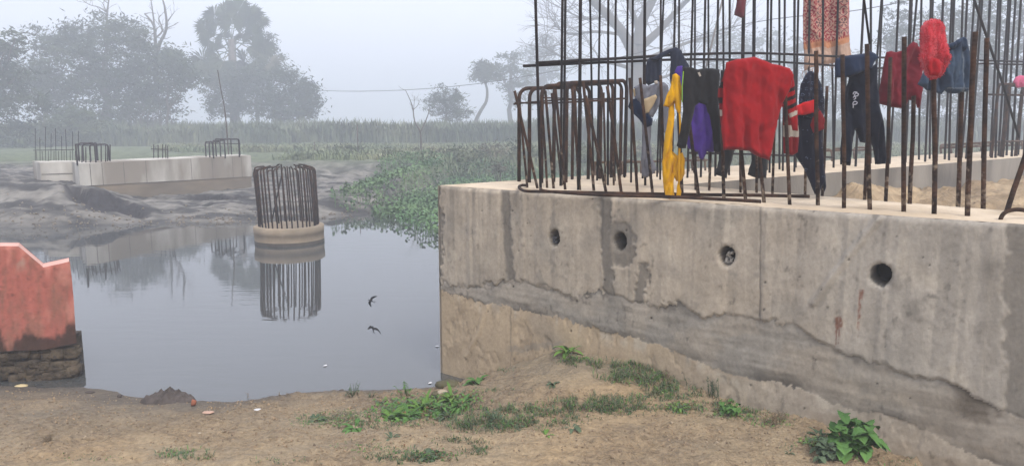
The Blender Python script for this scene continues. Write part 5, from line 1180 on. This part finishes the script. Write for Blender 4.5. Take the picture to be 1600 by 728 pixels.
for px, py, rx, ry, n, h in ((640, 640, 62, 20, 700, 12), (710, 628, 50, 16, 420, 11), (540, 655, 60, 14, 260, 8), (1060, 636, 34, 9, 150, 9), (1140, 646, 34, 9, 160, 10), (670, 712, 46, 10, 220, 9), (770, 655, 60, 16, 200, 8), (1010, 590, 60, 16, 260, 9), (900, 640, 90, 12, 160, 7), (1285, 690, 40, 12, 200, 10), (480, 660, 30, 8, 80, 6), (585, 700, 60, 14, 120, 7), (1210, 660, 30, 8, 80, 7), (900, 560, 24, 7, 80, 8)):
    for _ in range(n):
        a = rnd.uniform(0, 6.283); r = math.sqrt(rnd.random()) * rnd.uniform(.5, 1.25); x, y = px + rx * r * math.cos(a), py + ry * r * math.sin(a); p = on_ground(x, y); s = p.y / F
        a = rnd.uniform(0, 6.283); leaf(mb, p + Vector((0, 0, rnd.uniform(0, .4) * h * s)), Vector((math.cos(a), math.sin(a), 0)), h * s * rnd.uniform(.35, 1), h * s * rnd.uniform(.16, .34), rnd.uniform(-.1, 1.2), .7, rnd.choice((0, 0, 1, 1, 2, 3)), .1)
kind(mb.build('ground_cover', [M_pld, M_pl, M_plb, M_redleaf]), 'stuff')
# crumbs, clods, small litter
mb = MB(); mc_ = MB()
for _ in range(7000):
    x = rnd.uniform(-100, 1500); y = 728 - 120 * rnd.random() ** .8
    if y < interp(x, ((0, 602), (300, 628), (560, 616), (690, 606), (885, 552), (1000, 580), (1250, 660), (1420, 722), (1500, 745))): continue
    if nz(x * .012, y * .03, 44) < -.15 and rnd.random() < .7: continue
    p = on_ground(x, y); r = rnd.uniform(.0015, .0065) * (1.8 if rnd.random() < .06 else 1); tgt = mb
    u = Vector((rnd.gauss(0, 1), rnd.gauss(0, 1), rnd.gauss(0, .3))).normalized() * r
    tgt.tube([p - u, p + Vector((0, 0, r * .5)), p + u], [r * .35, r * rnd.uniform(.7, 1), r * .3], 5, m=rnd.choice((0, 0, 0, 0, 1, 2)))
kind(mb.build('soil_crumbs', [mat('clod', lin((168, 146, 118)), .95, .35, 30), mat('dark_clod', lin((140, 122, 102)), .95, .35, 30), mat('pale_clod', lin((186, 168, 142), .6), .95, .2, 30)], smooth=False), 'stuff')
mb = MB()
for _ in range(420):
    x = rnd.uniform(-40, 1450); y = 728 - 108 * rnd.random()
    if y < interp(x, ((0, 606), (300, 632), (560, 620), (690, 612), (885, 556), (1000, 584), (1250, 664), (1420, 724), (1500, 745))): continue
    p = on_ground(x, y); a = rnd.uniform(-.6, .6) + (3.14 if rnd.random() < .5 else 0); L = rnd.uniform(.012, .05); q = p + Vector((math.cos(a), math.sin(a) * .6, 0)) * L; q.z = gz(q.x, q.y) + rnd.uniform(.002, .01); p.z += .003
    mid = p.lerp(q, .5) + Vector((0, 0, rnd.uniform(.002, .010)))
    mb.tube([p, mid, q], [.0006, .0013, .0006], 4)
kind(mb.build('dry_litter', M_dry), 'stuff')
# mud heap at the water edge
p = on_ground(262, 626); mb = MB(); mudm = mat('dark_mud', lin((92, 84, 80)), .85, .35, 20, .6, 60)
n1_, n2_ = 60, 40
for j in range(n2_):
    for i in range(n1_):
        x = (i / (n1_ - 1) - .5) * .40; y = (j / (n2_ - 1) - .5) * .26
        e = math.hypot(x / .19, y / .12); h = .075 * max(0, 1 - e) ** .8 * (1 + .8 * nz(x * 20, y * 20, 3)) + .022 * abs(nz(x * 42, y * 42, 8, 3)) * sstep(1.05, .75, e) - .03 * sstep(.9, 1.1, e)
        mb.v.append((p.x + x, p.y + y, max(p.z, .0) + h))
mb.f = grid_faces(n1_, n2_); mb.m = [0] * len(mb.f)
tag(mb.build('mud_heap', mudm, None, loc=tuple(p)), 'small dark lumpy mud heap at the water edge', 'mud heap')
def rock(name, label, px, py, r, m, cat='stone', flat=.6, asp=1.3):
    p = on_ground(px, py); mb = MB(); s = p.y / F
    nn, mm = 7, 12
    for i in range(nn + 1):
        ph = math.pi * i / nn
        for k in range(mm):
            t = 2 * math.pi * k / mm; d = r * s * (1 + .25 * nz(px + math.cos(t) * 1.2, math.sin(t) * 1.2, ph)); mb.v.append((p.x + d * asp * math.sin(ph) * math.cos(t), p.y + d * math.sin(ph) * math.sin(t), p.z + r * s * flat * .5 + d * flat * math.cos(ph)))
    for i in range(nn):
        for k in range(mm): mb.f.append((i * mm + k, (i + 1) * mm + k, (i + 1) * mm + (k + 1) % mm, i * mm + (k + 1) % mm)); mb.m.append(0)
    tag(mb.build(name, m, None, loc=tuple(p)), label, cat)
M_rock = mat('pebble', lin((200, 184, 160)), .9, .15, 20, .4, 40); M_mossr = mat('mossy_rock', lin((104, 100, 76)), .95, .3, 14, .6, 40); M_terra = mat('terracotta', lin((168, 104, 78)), .85, .15, 20)
rock('stone', 'pale stone among weeds left of the abutment corner', 693, 615, 8, M_rock); rock('stone', 'mossy dark stone touching the abutment corner', 700, 604, 13, M_mossr, asp=1.7); rock('stone', 'small greenish stone left of the pale one', 681, 616, 6, M_mossr)
rock('clod', 'small dark clod at the waterline left of the mud heap', 187, 620, 4, mudm, 'clod', .8, 1); 
rock('clod', 'flat dark clod near the waterline by the red parapet', 140, 613, 4, mudm, 'clod', .4, 2); rock('stone', 'white pebble lying on the left sand below the heap', 312, 677, 2.5, M_rock, flat=.6)
rock('litter_scrap', 'small white scrap on the sand near the waterline', 403, 640, 4.5, mat('white_scrap', lin((235, 235, 235)), .8), 'scrap', .25, 1.6); rock('litter_scrap', 'pinkish flat shard on the sand below the broken cup', 325, 644, 6, mat('pink_shard', lin((214, 178, 158)), .9), 'scrap', .25, 1.8)
rock('litter_scrap', 'cream scrap lying at the foot of the stone footing', 34, 603, 6, mat('cream_scrap', lin((226, 206, 160)), .9), 'scrap', .4, 1.8)
# broken clay cup
p = on_ground(307, 633); mb = MB(); ax = Vector((-.95, -.2, .15)).normalized(); 
from mathutils import Quaternion
q_ = ax.to_track_quat('Z', 'Y'); prof = [(.010, 0), (.016, .002), (.020, .014), (.023, .028), (.021, .028), (.017, .012), (.004, .006)]
for r, h in prof:
    for k in range(14):
        t = 2 * math.pi * k / 14; v = q_ @ Vector((r * math.cos(t), r * math.sin(t), h)); mb.v.append(tuple(p + Vector((0, 0, .018)) + v))
for i in range(len(prof) - 1):
    for k in range(14): mb.f.append((i * 14 + k, i * 14 + (k + 1) % 14, (i + 1) * 14 + (k + 1) % 14, (i + 1) * 14 + k)); mb.m.append(0)
tag(mb.build('clay_cup', M_terra, None, loc=tuple(p)), 'small reddish clay cup lying on its side by the mud heap', 'cup')
# floating scraps
Mfw = mat('floating_scrap', (.6, .6, .6), .6)
for px, py, lb in ((508, 571, 'tiny white scrap floating near the bank'), (683, 541, 'tiny white fleck floating beside the abutment'), (672, 598, 'tiny pale fleck floating near the abutment corner')):
    p = at_z(px, py, .003); mb = MB(); s = p.y / F * 3.2; mb.face([p + Vector((a * s, b * s * 2, .003 * c)) for a, b, c in ((-1, -.3, 0), (.2, -.6, 1), (1.1, .1, 0), (.3, .7, 1), (-.8, .4, 0))]); tag(mb.build('floating_scrap', Mfw, None, loc=tuple(p)), lb, 'scrap')
